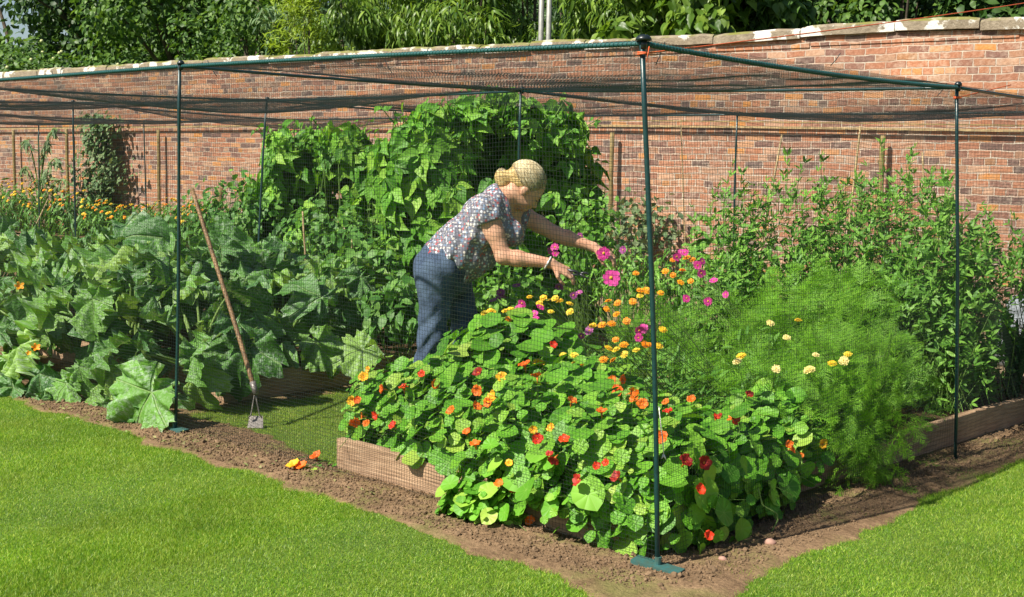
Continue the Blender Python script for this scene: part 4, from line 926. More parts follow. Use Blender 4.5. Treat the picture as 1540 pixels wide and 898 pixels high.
CG = [(-3.72, .62, 15, .62, 'courgette plant at the bed corner nearest the leaning hoe', .6, .5), (-4.35, .55, 15, .66, 'courgette plant behind the left cage post', .7, 0), (-5.0, .50, 15, .62, 'courgette plant second from the left edge along the lawn', .8, 0), (-5.6, .5, 14, .58, 'courgette plant at the left edge beside the lawn with a yellow bloom', .9, 0),
      (-3.80, 1.25, 14, .66, 'courgette plant behind the hoe handle', .2, .6), (-4.5, 1.25, 14, .74, 'tall courgette plant in the middle of the left bed', .1, 0), (-5.25, 1.25, 14, .74, 'courgette plant with a big upright leaf left of the cage post', .1, 0), (-6.0, 1.2, 14, .70, 'courgette plant in the second row at the left', .1, 0), (-6.7, 1.0, 12, .64, 'courgette plant farthest left in the middle rows', .1, 0),
      (-3.9, 1.95, 12, .62, 'courgette plant between the hoe and the gardener', 0, .6), (-4.7, 2.0, 12, .68, 'courgette plant in the back row below the beans', 0, 0), (-5.5, 2.0, 12, .70, 'courgette plant in the back row left of the beans', 0, 0), (-6.4, 1.95, 12, .68, 'courgette plant in the back row in front of the marigold border', 0, 0), (-7.4, 1.8, 12, .62, 'courgette plant at the far back left of the bed', 0, 0), (-8.4, 1.6, 10, .6, 'courgette plant at the back left beyond the frame of large leaves', 0, 0)]
CR_ = [courgette(x, y, n, h, lab, f, right=r) for x, y, n, h, lab, f, r in CG]
# big tattered leaf hanging to the soil by the left post, and lobed leaf by the hoe
def cleaf(px, py, d, s, N, tip, root, v): P = at(px, py, d); return link('leaf', CM[v], root, P-A_(root.location), orient(A_([N], float), A_([tip], float))[0], (s*random.uniform(.8, 1.05), s, s*random.uniform(1.0, 1.8)))
def cfl(px, py, d, root, s=1.0):
    P = at(px, py, d); v, u, f = petals(5, .075, .62, .9, .07, 1, 3, 5); me = mdata('flower', v, f, P_co, u); link('flower', me, root, P-A_(root.location), orient(A_([nrm(CP-P)+A_([0, 0, .6])]), A_([[1., 0, .2]]))[0], s)
cleaf(228, 590, 6.55, .50, (.3, -1, .35), (-.5, 0, -1), CR_[0], 0); cleaf(205, 600, 6.7, .40, (-.2, -1, .6), (-.8, 0, -.6), CR_[0], 3); cleaf(375, 520, 7.1, .46, (.45, -.75, .65), (-.1, 0, -1), CR_[0], 1); cleaf(300, 560, 6.9, .34, (.2, -1, .3), (.2, 0, -1), CR_[0], 4)
cleaf(545, 525, 7.6, .40, (.35, -.6, .8), (-.5, -.2, -.6), CR_[9], 2); cleaf(430, 560, 7.6, .22, (.8, -.3, .2), (0, 0, -1), CR_[4], 5)
cleaf(180, 360, 8.9, .62, (.1, -.75, .55), (.9, .1, .5), CR_[6], 6); cleaf(130, 400, 8.6, .5, (-.1, -.8, .6), (.7, 0, .6), CR_[6], 1); cleaf(330, 380, 8.4, .45, (.3, -.8, .5), (.9, 0, .5), CR_[5], 7)
cleaf(70, 460, 7.5, .42, (-.2, -.8, .5), (-.2, 0, -1), CR_[3], 2); cleaf(140, 450, 7.3, .40, (.2, -.9, .4), (.2, 0, -1), CR_[2], 8); cleaf(30, 520, 7.3, .36, (0, -.9, .5), (-.3, 0, -1), CR_[3], 5)
for x, y, d, s, v in ((20, 590, 7.15, .30, 0), (60, 570, 7.1, .34, 1), (100, 585, 7.0, .32, 2), (140, 600, 6.95, .30, 3), (120, 560, 7.0, .30, 4), (170, 570, 6.9, .32, 5), (10, 550, 7.25, .3, 6), (300, 600, 6.9, .3, 7), (330, 570, 7.0, .26, 8), (60, 610, 7.0, .22, 2), (150, 620, 6.85, .22, 6)):
    cleaf(x, y-8, d+.16, s*.9, (random.uniform(-.4, .4), -1, random.uniform(.1, .7)), (random.uniform(-.5, .5), 0, -1), CR_[2 if x < 200 else 0], v)
cfl(29, 432, 7.6, CR_[3], .42); cfl(54, 524, 7.15, CR_[3], .36); cfl(43, 532, 7.2, CR_[3], .22); cfl(401, 547, 7.2, CR_[0], .2)

# ---- bushy mixed foliage
def bush(name, px, pyb, d, rx, rz, n, lab, cat, mat, T=T_BROAD, S=(.04, .08), fl=None, fn=0, zc=None, grp=None, ry=None, base=None, fs=1.0, topfl=True):
    c = at(px, pyb, d); b = A_([c[0], c[1], 0.]); p = Plant(name, b, lab, cat, grp); zc = zc if zc is not None else max(c[2], rz*.9); cc = A_([c[0], c[1], zc])
    P = box_leaves(p, n, cc, (rx, ry or rx, rz), T, S, zmin=.03, dens=1.3, jit=.6); p.stems(P[::9], .003, 6, 3, .06, .5)
    R = p.done(mat)
    for i in range(fn):
        a = RNG.uniform(0, 6.28); e = RNG.uniform(.1, 1.3); D = A_([math.cos(a)*math.cos(e), -abs(math.sin(a))*math.cos(e), math.sin(e)]); Q = cc+D*A_([rx, ry or rx, rz])*RNG.uniform(.95, 1.15)
        put_flower(fl if isinstance(fl, str) else random.choice(fl), Q, nrm(D+SUN+A_([0, 0, .5])), R, fs)
    return R
# green leafy plants between the gardener and the wall
bush('tomato_plant', 880, 355, 8.3, .24, .34, 480, 'light green bushy plant below the right end of the beans', 'tomato plant', M['pealf'], T_BROAD, (.04, .08), grp=None)
bush('tomato_plant', 760, 440, 7.7, .28, .30, 420, 'light green leafy plant seen under the gardener\'s near arm', 'tomato plant', M['pealf'], T_BROAD, (.04, .08))
bush('potato_plant', 560, 400, 8.8, .40, .30, 380, 'dark bushy potato plant below the beans left of the gardener', 'potato plant', M['fol_mid'], T_BROAD, (.06, .11))
bush('potato_plant', 600, 460, 7.9, .24, .22, 260, 'low leafy plant at the gardener\'s heels beyond the grass path', 'potato plant', M['fol_mid'], T_BROAD, (.06, .11))
bush('potato_plant', 500, 350, 10.0, .42, .32, 420, 'small leaved potato plant in the shadow under the bean arch', 'potato plant', M['fol_mid'], T_BROAD, (.05, .09))
bush('potato_plant', 370, 320, 11.0, .45, .34, 520, 'bushy potato plant just left of the bean row', 'potato plant', M['fol_mid'], T_BROAD, (.05, .10))
bush('potato_plant', 310, 335, 11.8, .40, .30, 420, 'bushy potato plant behind the top of the hoe handle', 'potato plant', M['fol_mid'], T_BROAD, (.05, .10))
bush('potato_plant', 1120, 420, 8.9, .45, .34, 420, 'dark leafy plant in the gap left of the sweet peas', 'potato plant', M['fol_mid'], T_BROAD, (.05, .10))
c = onwall(955, 350, .45); bush('wall_shrub', 955, 350, prj(c)[2], .55, .50, 620, 'grey green shrub at the foot of the wall right of the beans', 'shrub', M['fol_grey'], T_BROAD, (.06, .11))
bush('bean_seedling', 1050, 345, 9.6, .10, .30, 40, 'thin wispy stem rising left of the sweet peas', 'seedling', M['pealf'], T_PEA, (.06, .1), zc=.75)
bush('tomato_plant', 945, 428, 7.9, .26, .26, 500, 'leafy plant behind the orange marigolds left of the corner post', 'tomato plant', M['pealf'], T_LANCE, (.05, .09))
bush('tomato_plant', 1015, 432, 7.8, .24, .24, 460, 'leafy plant just right of the corner post behind the cosmos blooms', 'tomato plant', M['pealf'], T_LANCE, (.05, .09))
# marigold border along the wall, left
for i, (px, py, r, h, n, fn, lab) in enumerate(((-20, 312, .8, .50, 500, 10, 'marigold clump cut by the left edge of the picture'), (28, 310, .8, .48, 560, 14, 'marigold clump left of the arching artichoke'), (75, 315, .7, .5, 520, 16, 'marigold clump at the foot of the arching artichoke'), (118, 318, .7, .42, 520, 12, 'marigold clump between the second trellis post and the wall pear'),
      (165, 322, .6, .34, 460, 13, 'marigold clump at the foot of the wall pear'), (212, 322, .6, .34, 460, 12, 'marigold clump by the third trellis post'), (262, 316, .6, .38, 460, 13, 'marigold clump behind the left cage post'), (305, 312, .5, .36, 360, 9, 'marigold clump left of the short stake'))):
    c = onwall(px, py, .75); bush('marigold_clump', px, py, prj(c)[2], r, h, n, lab, 'marigold', M['fol_mid'], T_LANCE, (.10, .2), ['mo', 'my', 'my'], fn*2, grp='marigolds along the foot of the wall', zc=h*.9, fs=1.25, ry=.4)
# wall pear
c = onwall(160, 250, .12); p = Plant('wall_pear', c*[1, 1, 0], 'narrow dark leaved pear trained flat up the brick wall at the left', 'pear tree'); n = 1500
z = RNG.uniform(.2, 2.05, n); X = RNG.normal(0, 1, n)*(.34-.07*z)*(1+.3*np.sin(z*7)); P = p.b+X[:, None]*WD+WN*RNG.uniform(-.02, .35, (n, 1))+np.stack([0*z, 0*z, z], 1)
scatter(p.fol, T_BROAD, P, nrm(SUN+WN*.4+rv(n, .5)), nrm(A_([0, 0, -.5])+rv(n, .6)), RNG.uniform(.07, .13, n)); p.stems(P[::60], .012, 7, 5, .03, .8); p.done(M['fol_grey'], M['bark'])
# artichoke with arching leaves
c = onwall(60, 300, .9); p = Plant('artichoke', c*[1, 1, 0], 'tall arching grey green artichoke standing before the wall at far left', 'artichoke')
for dx, z, s in ((-.45, 1.55, 1), (.55, 1.75, 1), (-.5, 1.1, 1), (.6, 1.25, 1), (.25, .95, 1), (.85, .9, 1), (.3, 1.5, 1), (.95, .5, 1)):
    a = p.b+[0, 0, z*.4]; e = p.b+dx*WD+[0, 0, z]; mid = p.b+dx*.5*WD+[0, 0, z+.25]; B = bez(a[None], mid[None], e[None], 18)[0]; p.st.add(*tubes(B[None], .012, 4))
    Q = B[6:]; Q = np.repeat(Q, 3, 0)+rv(len(Q)*3, .02); scatter(p.fol, T_LANCE, Q, nrm(SUN+rv(len(Q), .3)), nrm(A_([0, 0, -1])+rv(len(Q), .5)), RNG.uniform(.12, .22, len(Q)))
p.stems([p.b+[0, 0, 1.7]], .022, 6, 6, .0, .5); p.done(M['fol_grey'])

# ---- grey covered tub at the right edge
t = at(1536, 540, 9.0); t[2] = .02
tb = thing('netted_tub', t, 'pale grey netted tub cut by the right edge of the picture', 'tub')
P = [(0, 0, z) for z in (0, .02, .12, .24, .34, .36, .39, .46, .50, .52)]; MB().tube(P, [.17, .19, .20, .19, .17, .11, .13, .12, .08, .01], 22).build('tub_body', plain('grey_cover', (.36, .40, .44), .6, .2, 14, bump=.01), tb)
mb = MB(); 
for z in np.linspace(.03, .36, 16): a = np.linspace(0, 6.2832, 40); r = .205-.06*abs(z-.15); mb.tube(np.stack([r*np.cos(a), r*np.sin(a), z+0*a], 1), .0022, 4, cap=False)
for q in range(40): a = 6.2832*q/40; z = np.linspace(.03, .36, 8); r = .205-.06*np.abs(z-.15); mb.tube(np.stack([r*math.cos(a), r*math.sin(a), z], 1), .0022, 4)
mb.build('cover_net', plain('grey_net', (.10, .11, .12), .6), tb)

# ---- trimmings and flower heads dropped on the soil
mb = Plant('flower_trimmings', gr(488, 702), 'cut nasturtium stems with two orange heads dropped by the end of the bed', 'trimmings')
for x, y, x2, y2 in ((445, 690, 480, 690), (455, 700, 495, 706), (470, 700, 500, 694)):
    a, b = gr(x, y, .012), gr(x2, y2, .012); mb.st.add(*tubes(bez(a[None], ((a+b)/2+[0, 0, .02])[None], b[None], 8), .002, 4))
q = np.stack([gr(x, y, .02) for x, y in ((465, 703), (472, 706), (480, 700), (494, 698), (502, 700), (458, 704))]); scatter(mb.fol, T_ROUND, q, nrm(A_([0, 0, 1])+rv(6, .3)), rv(6), RNG.uniform(.012, .022, 6))
for x, y, k in ((476, 688, 'no'), (454, 703, 'no'), (442, 701, 'ny')): put_flower(k, gr(x, y, .025), A_([0, -.5, 1]), mb.root)
mb.done(M['naslf'])
mb = MB()
for i in range(130):
    x, y = random.uniform(60, 560), 0; g = gr(x, 655 + (x-250)*.25 + random.uniform(-14, 12), .02); scatter(mb, T_OVAL, g[None], nrm(A_([[0, 0, 1.]])+rv(1, .3)), rv(1), A_([random.uniform(.012, .035)]))
tag(mb.build('leaf_litter', leafmat('litter_leaf', [(.20, .26, .08), (.30, .26, .12)], .2, .6)), 'small wilted leaf scraps scattered on the bare soil strip', 'leaf litter', kind='stuff')

# ---- hoe
blade_p = gr(384, 645, .0); top = at(290, 285, 6.95)
t = thing('hoe', blade_p, 'long wooden handled push hoe leaning with its steel blade on the grass', 'hoe'); d = nrm(top-(blade_p+[0, 0, .1])); nk = blade_p+[-.015, .01, .20]
ts = np.linspace(0, 1, 14)[:, None]; P = nk+(top-nk)*ts; P[:, 0] += .006*np.sin(ts[:, 0]*5)
MB().tube(P, .0128*(1-.12*ts[:, 0]), 10).build('handle', plain('ash_handle', (.33, .19, .085), .6, .3, 20, bump=.002), t, blade_p)
sd = nrm(CR*[1, 1, 0]); bk = plain('worn_steel', (.30, .27, .25), .55, .25, 60, metal=.6)
mb = MB(); mb.tube([nk+d*.05, nk-d*.02], [.018, .014], 10)
mb.build('socket', bk, t, blade_p)
mb = MB()
for s in (-1, 1): mb.tube([nk, nk+[0, 0, -.05]+sd*s*.008, blade_p+[0, 0, .075]+sd*s*.022, blade_p+[0, 0, .06]+sd*s*.036], .004, 6)
mb.build('neck', bk, t, blade_p)
mb = MB(); up = A_([0, 0, 1.])*.8+A_([CF[0], CF[1], 0])*.35; c0 = blade_p+[0, 0, .004]; th = nrm(np.cross(sd, up))*.0015
V = [c0-sd*.042+s*th for s in (-1, 1)]+[c0+sd*.042+s*th for s in (-1, 1)]+[c0+sd*.036+up*.075+s*th for s in (-1, 1)]+[c0-sd*.036+up*.075+s*th for s in (-1, 1)]
mb.add(A_(V), [(0, 2, 4, 6), (1, 7, 5, 3), (0, 1, 3, 2), (2, 3, 5, 4), (4, 5, 7, 6), (6, 7, 1, 0)]); mb.build('blade', bk, t, blade_p, smooth=False)

# ------------------------------------------------------------------ trees beyond the wall
def tree(px, d, r, h, n, lab, mat, S, T=T_BROAD, zb=1.5, tipv=(0, 0, -.6), nm='tree', cl=40, jit=.5, core=.5, clr=.30, apples=0, grp='trees beyond the wall'):
    q = at(px, 60, d); b = A_([q[0], q[1], 0.]); t = thing(nm, b, lab, 'tree', grp)
    D = sph(cl); D[:, 1] -= .15; rad = RNG.random(cl)**.35; C = b+A_([0, 0, zb+(h-zb)/2])+D*A_([r, r, (h-zb)/2])*rad[:, None]*.86
    CRr = r*clr*RNG.uniform(.7, 1.3, cl)
    mb = MB(); w = CRr**2/np.sum(CRr**2); idx = RNG.choice(cl, n, p=w); E = sph(n); rr = (1-.45*RNG.random(n)**1.5); P = C[idx]+E*(CRr[idx]*rr)[:, None]*[1, 1, .75]
    N = nrm(E*.5+SUN*.55+A_([0, 0, .25])+rv(n, jit)); tip = nrm(A_(tipv)+E*.4+rv(n, .4)); scatter(mb, T, P, N, tip, RNG.uniform(*S, n)); mb.build('crown', mat, t, b)
    tb = MB(); tb.tube([b, b+[.05*r, 0, h*.3], b+[0, .05*r, h*.75]], [r*.085, r*.06, r*.02], 9)
    for i in range(0, cl, 3):
        s0 = b+[0, 0, zb*.6+random.random()*(h*.4)]; B = bez(s0[None], ((s0+C[i])/2+[0, 0, .1*r])[None], C[i][None], 7); tb.add(*tubes(B, np.linspace(r*.03, r*.008, 7)[None], 5))
    tb.build('trunk', M['bark'], t, b)
    if apples:
        k = RNG.choice(np.argwhere(((P-b)@CF < 0) & (P[:, 2] > 1.9))[:, 0], apples, replace=False); am = mdata('apple', ICO[0]*.045, ICO[2], plain('pale_apple', (.50, .52, .22), .4, .2, 20))
        for q_ in k: link('apple', am, t, P[q_]+E[q_]*.05-b)
    return t
tree(85, 27.5, 2.1, 3.9, 7500, 'rounded apple tree dotted with pale apples behind the wall at far left', M['fol_tree'], (.09, .16), nm='apple_tree', apples=90, zb=.8)
tree(-60, 29, 2.2, 4.2, 5000, 'apple tree cut by the left edge of the picture', M['fol_tree'], (.09, .16), nm='apple_tree', zb=.8)
tree(215, 30, 1.9, 3.5, 3500, 'low bush joining the apple tree to the dark wood', M['fol_tree'], (.09, .16), nm='apple_tree', zb=.6)
tree(60, 44, 4.5, 12, 7000, 'tall dark tree behind the apple tree', M['fol_dark'], (.2, .36), zb=1)
tree(200, 40, 3.8, 11, 8000, 'dark tree left of the sunlit wood', M['fol_dark'], (.18, .32), zb=1)
tree(275, 35, 2.7, 8.5, 8000, 'mid green tree with a sunlit face between dark ones', M['fol_tree'], (.14, .24), zb=.8)
tree(385, 30, 1.9, 7.5, 7000, 'ivy clad tree left of the golden conifer', M['fol_tree'], (.10, .18), zb=.8)
tree(330, 42, 3.5, 11, 6000, 'dark tree behind the ivy clad one', M['fol_dark'], (.2, .34), zb=1)
tree(463, 19.5, .55, 4.9, 5000, 'narrow golden green conifer above the wall', M['fol_yel'], (.07, .14), T_LANCE, zb=.8, tipv=(0, 0, 1), nm='golden_conifer', clr=.4)
tree(510, 27, 1.6, 7.0, 4500, 'grey green willow like tree right of the golden conifer', M['fol_grey'], (.14, .26), T_LANCE, zb=.8)
for px, d, r, h, lab in ((600, 20.5, 1.15, 5.2, 'long leaved tree with drooping leaves, first left of the twin flue pipes'), (700, 20, 1.35, 5.4, 'long leaved tree just left of the twin flue pipes'), (540, 21, .8, 4.4, 'low long leaved tree next to the golden conifer'), (800, 20.5, 1.2, 5.4, 'long leaved tree directly behind the twin flue pipes')):
    tree(px, d, r, h, 6500, lab, M['fol_chest'], (.12, .22), T_LANCE, zb=.9, tipv=(0, 0, -1.2), nm='long_leaved_tree', jit=.4)
tree(880, 24, 1.7, 7.5, 6000, 'dense dark yew between the flue pipes and the corner post', M['fol_dark'], (.10, .2), T_LANCE, zb=.8)
tree(940, 19, 1.0, 5.0, 4000, 'tree with hanging long leaves above the near corner post', M['fol_chest'], (.16, .28), T_LANCE, zb=.9, tipv=(0, 0, -1.2), nm='long_leaved_tree', jit=.4)
tree(1045, 16.5, 1.15, 5.0, 4200, 'broad leaved tree with glossy light green leaves right of the corner post', M['fol_chest'], (.13, .22), T_HEART, zb=1, tipv=(0, 0, -1))
tree(1150, 17, .9, 4.8, 3000, 'broad leaved tree hanging over the lichened coping', M['fol_tree'], (.13, .22), T_HEART, zb=1, tipv=(0, 0, -1))
tree(1240, 20, 1.6, 6.5, 4000, 'dark tree at the upper right behind the orange twine', M['fol_dark'], (.12, .22), zb=.8)
tree(1350, 19, 1.3, 5.5, 5500, 'grey green bush above the right stretch of wall', M['fol_tree'], (.08, .15), zb=.8)
tree(1430, 17, .7, 3.25, 3000, 'small fresh green shrub just over the wall at the right', M['fol_chest'], (.08, .14), T_BROAD, zb=.8)
tree(1520, 19, 1.5, 6.5, 4500, 'dark tree with bare twigs at the top right corner', M['fol_dark'], (.12, .22), zb=.8)
tree(1640, 18, 1.4, 6.0, 3000, 'dark tree cut by the right edge of the picture', M['fol_dark'], (.14, .24), zb=.8)
for px, d, r, h, lab in ((460, 46, 4.2, 12, 'distant dark tree behind the golden conifer'), (620, 44, 4.2, 12, 'distant dark tree behind the long leaved trees'), (780, 44, 4.2, 12, 'distant dark tree beyond the flue pipes'), (960, 40, 4.0, 12, 'distant dark tree beyond the corner post'), (1120, 36, 3.6, 11, 'distant dark tree beyond the broad leaved ones'), (1300, 34, 3.6, 11, 'distant dark tree beyond the right stretch of wall'), (1480, 34, 3.6, 11, 'distant dark tree farthest right')):
    tree(px, d, r, h, 5200, lab, M['fol_dark'], (.22, .40), zb=.8, clr=.42)
mb = MB(); n = 60000; X = RNG.uniform(-66, 30, n); P = np.stack([X, 48+RNG.uniform(-2, 6, n)-.35*(X+10), RNG.uniform(0, 14, n)+2*np.sin(X*.4)], 1); scatter(mb, T_BROAD, P, nrm(SUN+rv(n, .7)), rv(n), RNG.uniform(.6, 1.1, n))
tag(mb.build('far_wood', M['fol_dark']), 'far dark wood closing the view behind all the trees', 'wood', kind='stuff')
for px, lab in ((813.5, 'left one of the two thin grey pipes rising behind the wall'), (825, 'right one of the two thin grey pipes rising behind the wall')):
    q = onwall(px, 60, -.75); MBb = MB(); MBb.tube([q*[1, 1, 0], q*[1, 1, 0]+[0, 0, 5.2]], .036, 12); MBb.tube([q*[1, 1, 0]+[0, 0, 5.2], q*[1, 1, 0]+[0, 0, 5.26]], .04, 12)
    tag(MBb.build('grey_pipe', plain('galvanised_pipe', (.34, .34, .31), .5, .15, 20, metal=.3)), lab, 'pipe', 'twin pipes behind the wall')

# ------------------------------------------------------------------ the gardener (signed distance figure, surface nets)
PO = A_([-2.2, 1.14, 0.]); E1 = nrm(CR*[1, 1, 0]); E2 = nrm(CF*[1, 1, 0]); DEP0 = (PO-CP)@CF
def J(x, y, b):
    "picture point at b metres behind the figure's middle plane -> figure coordinates"
    lo = at(x, y, 6.63+b)-PO; d = ray(x, y); P = CP + d*(((PO+E2*b)-CP)@E2)/(d@E2); q = P-PO
    return A_([q@E1, q@E2, q[2]])
def surfnets(phi, org, h):
    s = phi < 0; nx, ny, nz = phi.shape
    c = [(a, b, d) for a in (0, 1) for b in (0, 1) for d in (0, 1)]
    g = lambda A, o: A[o[0]:nx-1+o[0], o[1]:ny-1+o[1], o[2]:nz-1+o[2]]
    cnt = sum(g(s, o).astype(int) for o in c); act = (cnt > 0) & (cnt < 8); I = np.argwhere(act); acc = np.zeros((len(I), 3)); w = np.zeros(len(I))
    for a in range(8):
        for b in range(a+1, 8):
            if sum(abs(c[a][k]-c[b][k]) for k in range(3)) != 1: continue
            pa = phi[I[:, 0]+c[a][0], I[:, 1]+c[a][1], I[:, 2]+c[a][2]]; pb = phi[I[:, 0]+c[b][0], I[:, 1]+c[b][1], I[:, 2]+c[b][2]]
            m = (pa < 0) != (pb < 0); t = np.where(m, pa/np.where(m, pa-pb, 1), 0)
            acc += np.where(m[:, None], A_(c[a])+t[:, None]*(A_(c[b])-A_(c[a])), 0); w += m
    V = (I+acc/w[:, None])*h+org; idx = np.full(act.shape, -1); idx[tuple(I.T)] = np.arange(len(I)); F = []
    for ax in range(3):
        o = [0, 0, 0]; o[ax] = 1; u, v = [k for k in range(3) if k != ax]
        sl0 = [slice(1, n-1) for n in phi.shape]; sl1 = list(sl0); sl0[ax] = slice(0, phi.shape[ax]-1); sl1[ax] = slice(1, phi.shape[ax])
        A, B = s[tuple(sl0)], s[tuple(sl1)]; E = np.argwhere(A != B)
        if len(E) == 0: continue
        base = E.copy(); base[:, u] += 1; base[:, v] += 1
        def id_(du, dv): q = base.copy(); q[:, u] -= du; q[:, v] -= dv; return idx[tuple(q.T)]
        q = np.stack([id_(1, 1), id_(0, 1), id_(0, 0), id_(1, 0)], 1); fl = A[tuple(E.T)]
        if ax == 1: fl = ~fl
        q = np.where(fl[:, None], q, q[:, ::-1]); F.append(q)
    F = np.concatenate(F); F = F[(F >= 0).all(1)]; return V, F
class SDF:
    def __init__(s, lo, hi, h):
        s.h = h; s.o = A_(lo, float); n = np.ceil((A_(hi)-s.o)/h).astype(int)+1; s.n = n; s.phi = np.full(n, 1.0, np.float32)
    def sub(s, lo, hi):
        a = np.clip(np.floor((lo-s.o)/s.h).astype(int), 0, s.n); b = np.clip(np.ceil((hi-s.o)/s.h).astype(int)+1, 0, s.n); sl = tuple(slice(i, j) for i, j in zip(a, b))
        g = np.stack(np.meshgrid(*[s.o[k]+s.h*np.arange(a[k], b[k]) for k in range(3)], indexing='ij'), -1); return sl, g
    def join(s, sl, d, k):
        a = s.phi[sl]
        if k <= 0: s.phi[sl] = np.minimum(a, d); return
        h = np.clip(k-np.abs(a-d), 0, None)/k; s.phi[sl] = np.minimum(a, d)-h*h*k*.25
    def cone(s, a, b, ra, rb, k=.03, squash=None):
        a, b = A_(a, float), A_(b, float); m = max(ra, rb)*(1.0 if squash is None else 1/min(squash[1]))+k+.03
        sl, g = s.sub(np.minimum(a, b)-m, np.maximum(a, b)+m); ba = b-a; t = np.clip(((g-a)@ba)/(ba@ba), 0, 1)
        d = g-(a+t[..., None]*ba)
        if squash is not None:
            ax, f = squash  # (axis vector, (scale along axis,))
            al = d@ax; d = d+(al*(f[0]-1))[..., None]*ax
        s.join(sl, np.linalg.norm(d, axis=-1)-(ra+(rb-ra)*t), k); return s
    def ell(s, c, r, R=None, k=.02):
        c = A_(c, float); r = A_(r, float); m = max(r)+k+.02; sl, g = s.sub(c-m, c+m); q = g-c
        if R is not None: q = q@R
        k0 = np.linalg.norm(q/r, axis=-1); k1 = np.linalg.norm(q/r**2, axis=-1); s.join(sl, k0*(k0-1)/np.maximum(k1, 1e-6), k); return s
    def grid(s): return np.stack(np.meshgrid(*[s.o[k]+s.h*np.arange(s.n[k]) for k in range(3)], indexing='ij'), -1)
    def mesh(s, name, mats, root, phi=None, uvf=None, midf=None):
        V, F = surfnets(s.phi if phi is None else phi, s.o, s.h)
        W_ = V[:, :1]*E1+V[:, 1:2]*E2+V[:, 2:]*A_([0, 0, 1.])
        F2 = np.concatenate([F[:, [0, 1, 2]], F[:, [0, 2, 3]]])
        me = mdata(name, W_, F2, mats, V[:, [0, 2]], True, None if midf is None else midf(V[F2].mean(1)))
        o = link(name, me, root); sm_ = o.modifiers.new('smooth', 'SMOOTH'); sm_.iterations = 2; sm_.factor = .5; return o
person = thing('person', PO, 'blonde woman in patterned top and jeans bending over to cut flowers inside the cage', 'person')
skin = plain('skin', (.64, .37, .245), .5, .08, 22, spec=.35, c2=(.54, .27, .165))
def shirt_mat():
    m, nt, out = newmat('printed_cotton'); p = nd(nt, 'ShaderNodeBsdfPrincipled')
    tc = nd(nt, 'ShaderNodeTexCoord'); v = nd(nt, 'ShaderNodeTexVoronoi'); v.inputs['Scale'].default_value = 62; v.inputs['Randomness'].default_value = .7; L(nt, tc.outputs['Object'], v.inputs['Vector'])
    s = nd(nt, 'ShaderNodeSeparateColor'); L(nt, v.outputs['Color'], s.inputs[0])
    dot = ramp(nt, s.outputs[0], [(0, (.60, .62, .66)), (.3, (.60, .62, .66)), (.31, (.42, .10, .10)), (.52, (.42, .10, .10)), (.53, (.18, .28, .42)), (.74, (.18, .28, .42)), (.75, (.66, .60, .52))], 'CONSTANT')
    k = ramp(nt, v.outputs['Distance'], [(.34, (1, 1, 1)), (.5, (0, 0, 0))]); c = mixc(nt, k, (.17, .17, .21), dot)
    L(nt, c, p.inputs['Base Color']); p.inputs['Roughness'].default_value = .85; L(nt, bumpn(nt, noise(nt, 14, 3), .5, .02), p.inputs['Normal']); L(nt, p.outputs[0], out.inputs[0]); return m
def denim_mat():
    m, nt, out = newmat('denim'); p = nd(nt, 'ShaderNodeBsdfPrincipled')
    c = ramp(nt, noise(nt, 9, 6), [(.3, (.018, .034, .075)), (.7, (.085, .13, .20))]); c = mixc(nt, 1.0, c, ramp(nt, noise(nt, 260, 2), [(.3, (.8, .8, .8)), (.7, (1.15, 1.15, 1.15))]), 'MULTIPLY')
    L(nt, c, p.inputs['Base Color']); p.inputs['Roughness'].default_value = .9; L(nt, bumpn(nt, noise(nt, 16, 4), .5, .02), p.inputs['Normal']); L(nt, p.outputs[0], out.inputs[0]); return m
def hair_mat():
    m, nt, out = newmat('blonde_hair'); p = nd(nt, 'ShaderNodeBsdfPrincipled'); tc = nd(nt, 'ShaderNodeTexCoord'); mp = nd(nt, 'ShaderNodeMapping'); mp.inputs['Scale'].default_value = (1, 1, 5); mp.inputs['Rotation'].default_value = (.4, .6, 0)
    L(nt, tc.outputs['Object'], mp.inputs[0]); f = noise(nt, 22, 6, mp.outputs[0], .7); L(nt, ramp(nt, f, [(.3, (.22, .13, .045)), (.5, (.50, .34, .12)), (.68, (.74, .58, .28))]), p.inputs['Base Color'])
    p.inputs['Roughness'].default_value = .45; L(nt, bumpn(nt, f, .7, .012), p.inputs['Normal']); L(nt, p.outputs[0], out.inputs[0]); return m
# joints
pel = J(668, 402, 0); wai = J(697, 368, 0); che = J(735, 332, 0); nkb = J(757, 303, 0); hdc = J(794, 279, 0)
shN, shF = J(732, 318, -.155), J(785, 323, .15); elN, elF = J(757, 386, -.19), J(836, 352, .13); wrN, wrF = J(829, 396, -.20), J(893, 372, .10)
hipN, hipF = J(653, 412, -.085), J(682, 414, .085); knN, knF = J(652, 500, -.10), J(700, 492, .12)
anN = A_([knN[0]-.10, -.10, .09]); anF = A_([knF[0]-.02, .14, .09])
dn = A_([0, 0, -1.])
side = A_([0, 1., 0])
hf = nrm(A_([math.cos(math.radians(-44)), .12, math.sin(math.radians(-44))])); hu = nrm(A_([.66, 0, .75])-hf*(hf@A_([.66, 0, .75]))); hs = np.cross(hu, hf)
HR = np.stack([hf, hs, hu], 1)
def torso(S, g=0.0):
    wid = (side, (.74,))
    S.cone(pel, wai, .128+g, .112+g, .04, wid); S.cone(wai, che, .112+g, .122+g, .05, wid); S.cone(che+[-.012, 0, .012], nkb+[-.03, 0, .0], .105+g, .062+g, .05, (side, (.70,)))
    S.ell(J(768, 350, -.06), (.060+g, .062+g, .060+g), k=.05); S.ell(J(772, 350, .06), (.058+g, .060+g, .058+g), k=.05)
    S.cone(shN+[-.01, .02, 0], nkb+[-.02, 0, 0], .050+g, .055+g, .05); S.cone(shF+[-.01, -.02, 0], nkb+[-.02, 0, 0], .050+g, .055+g, .05)
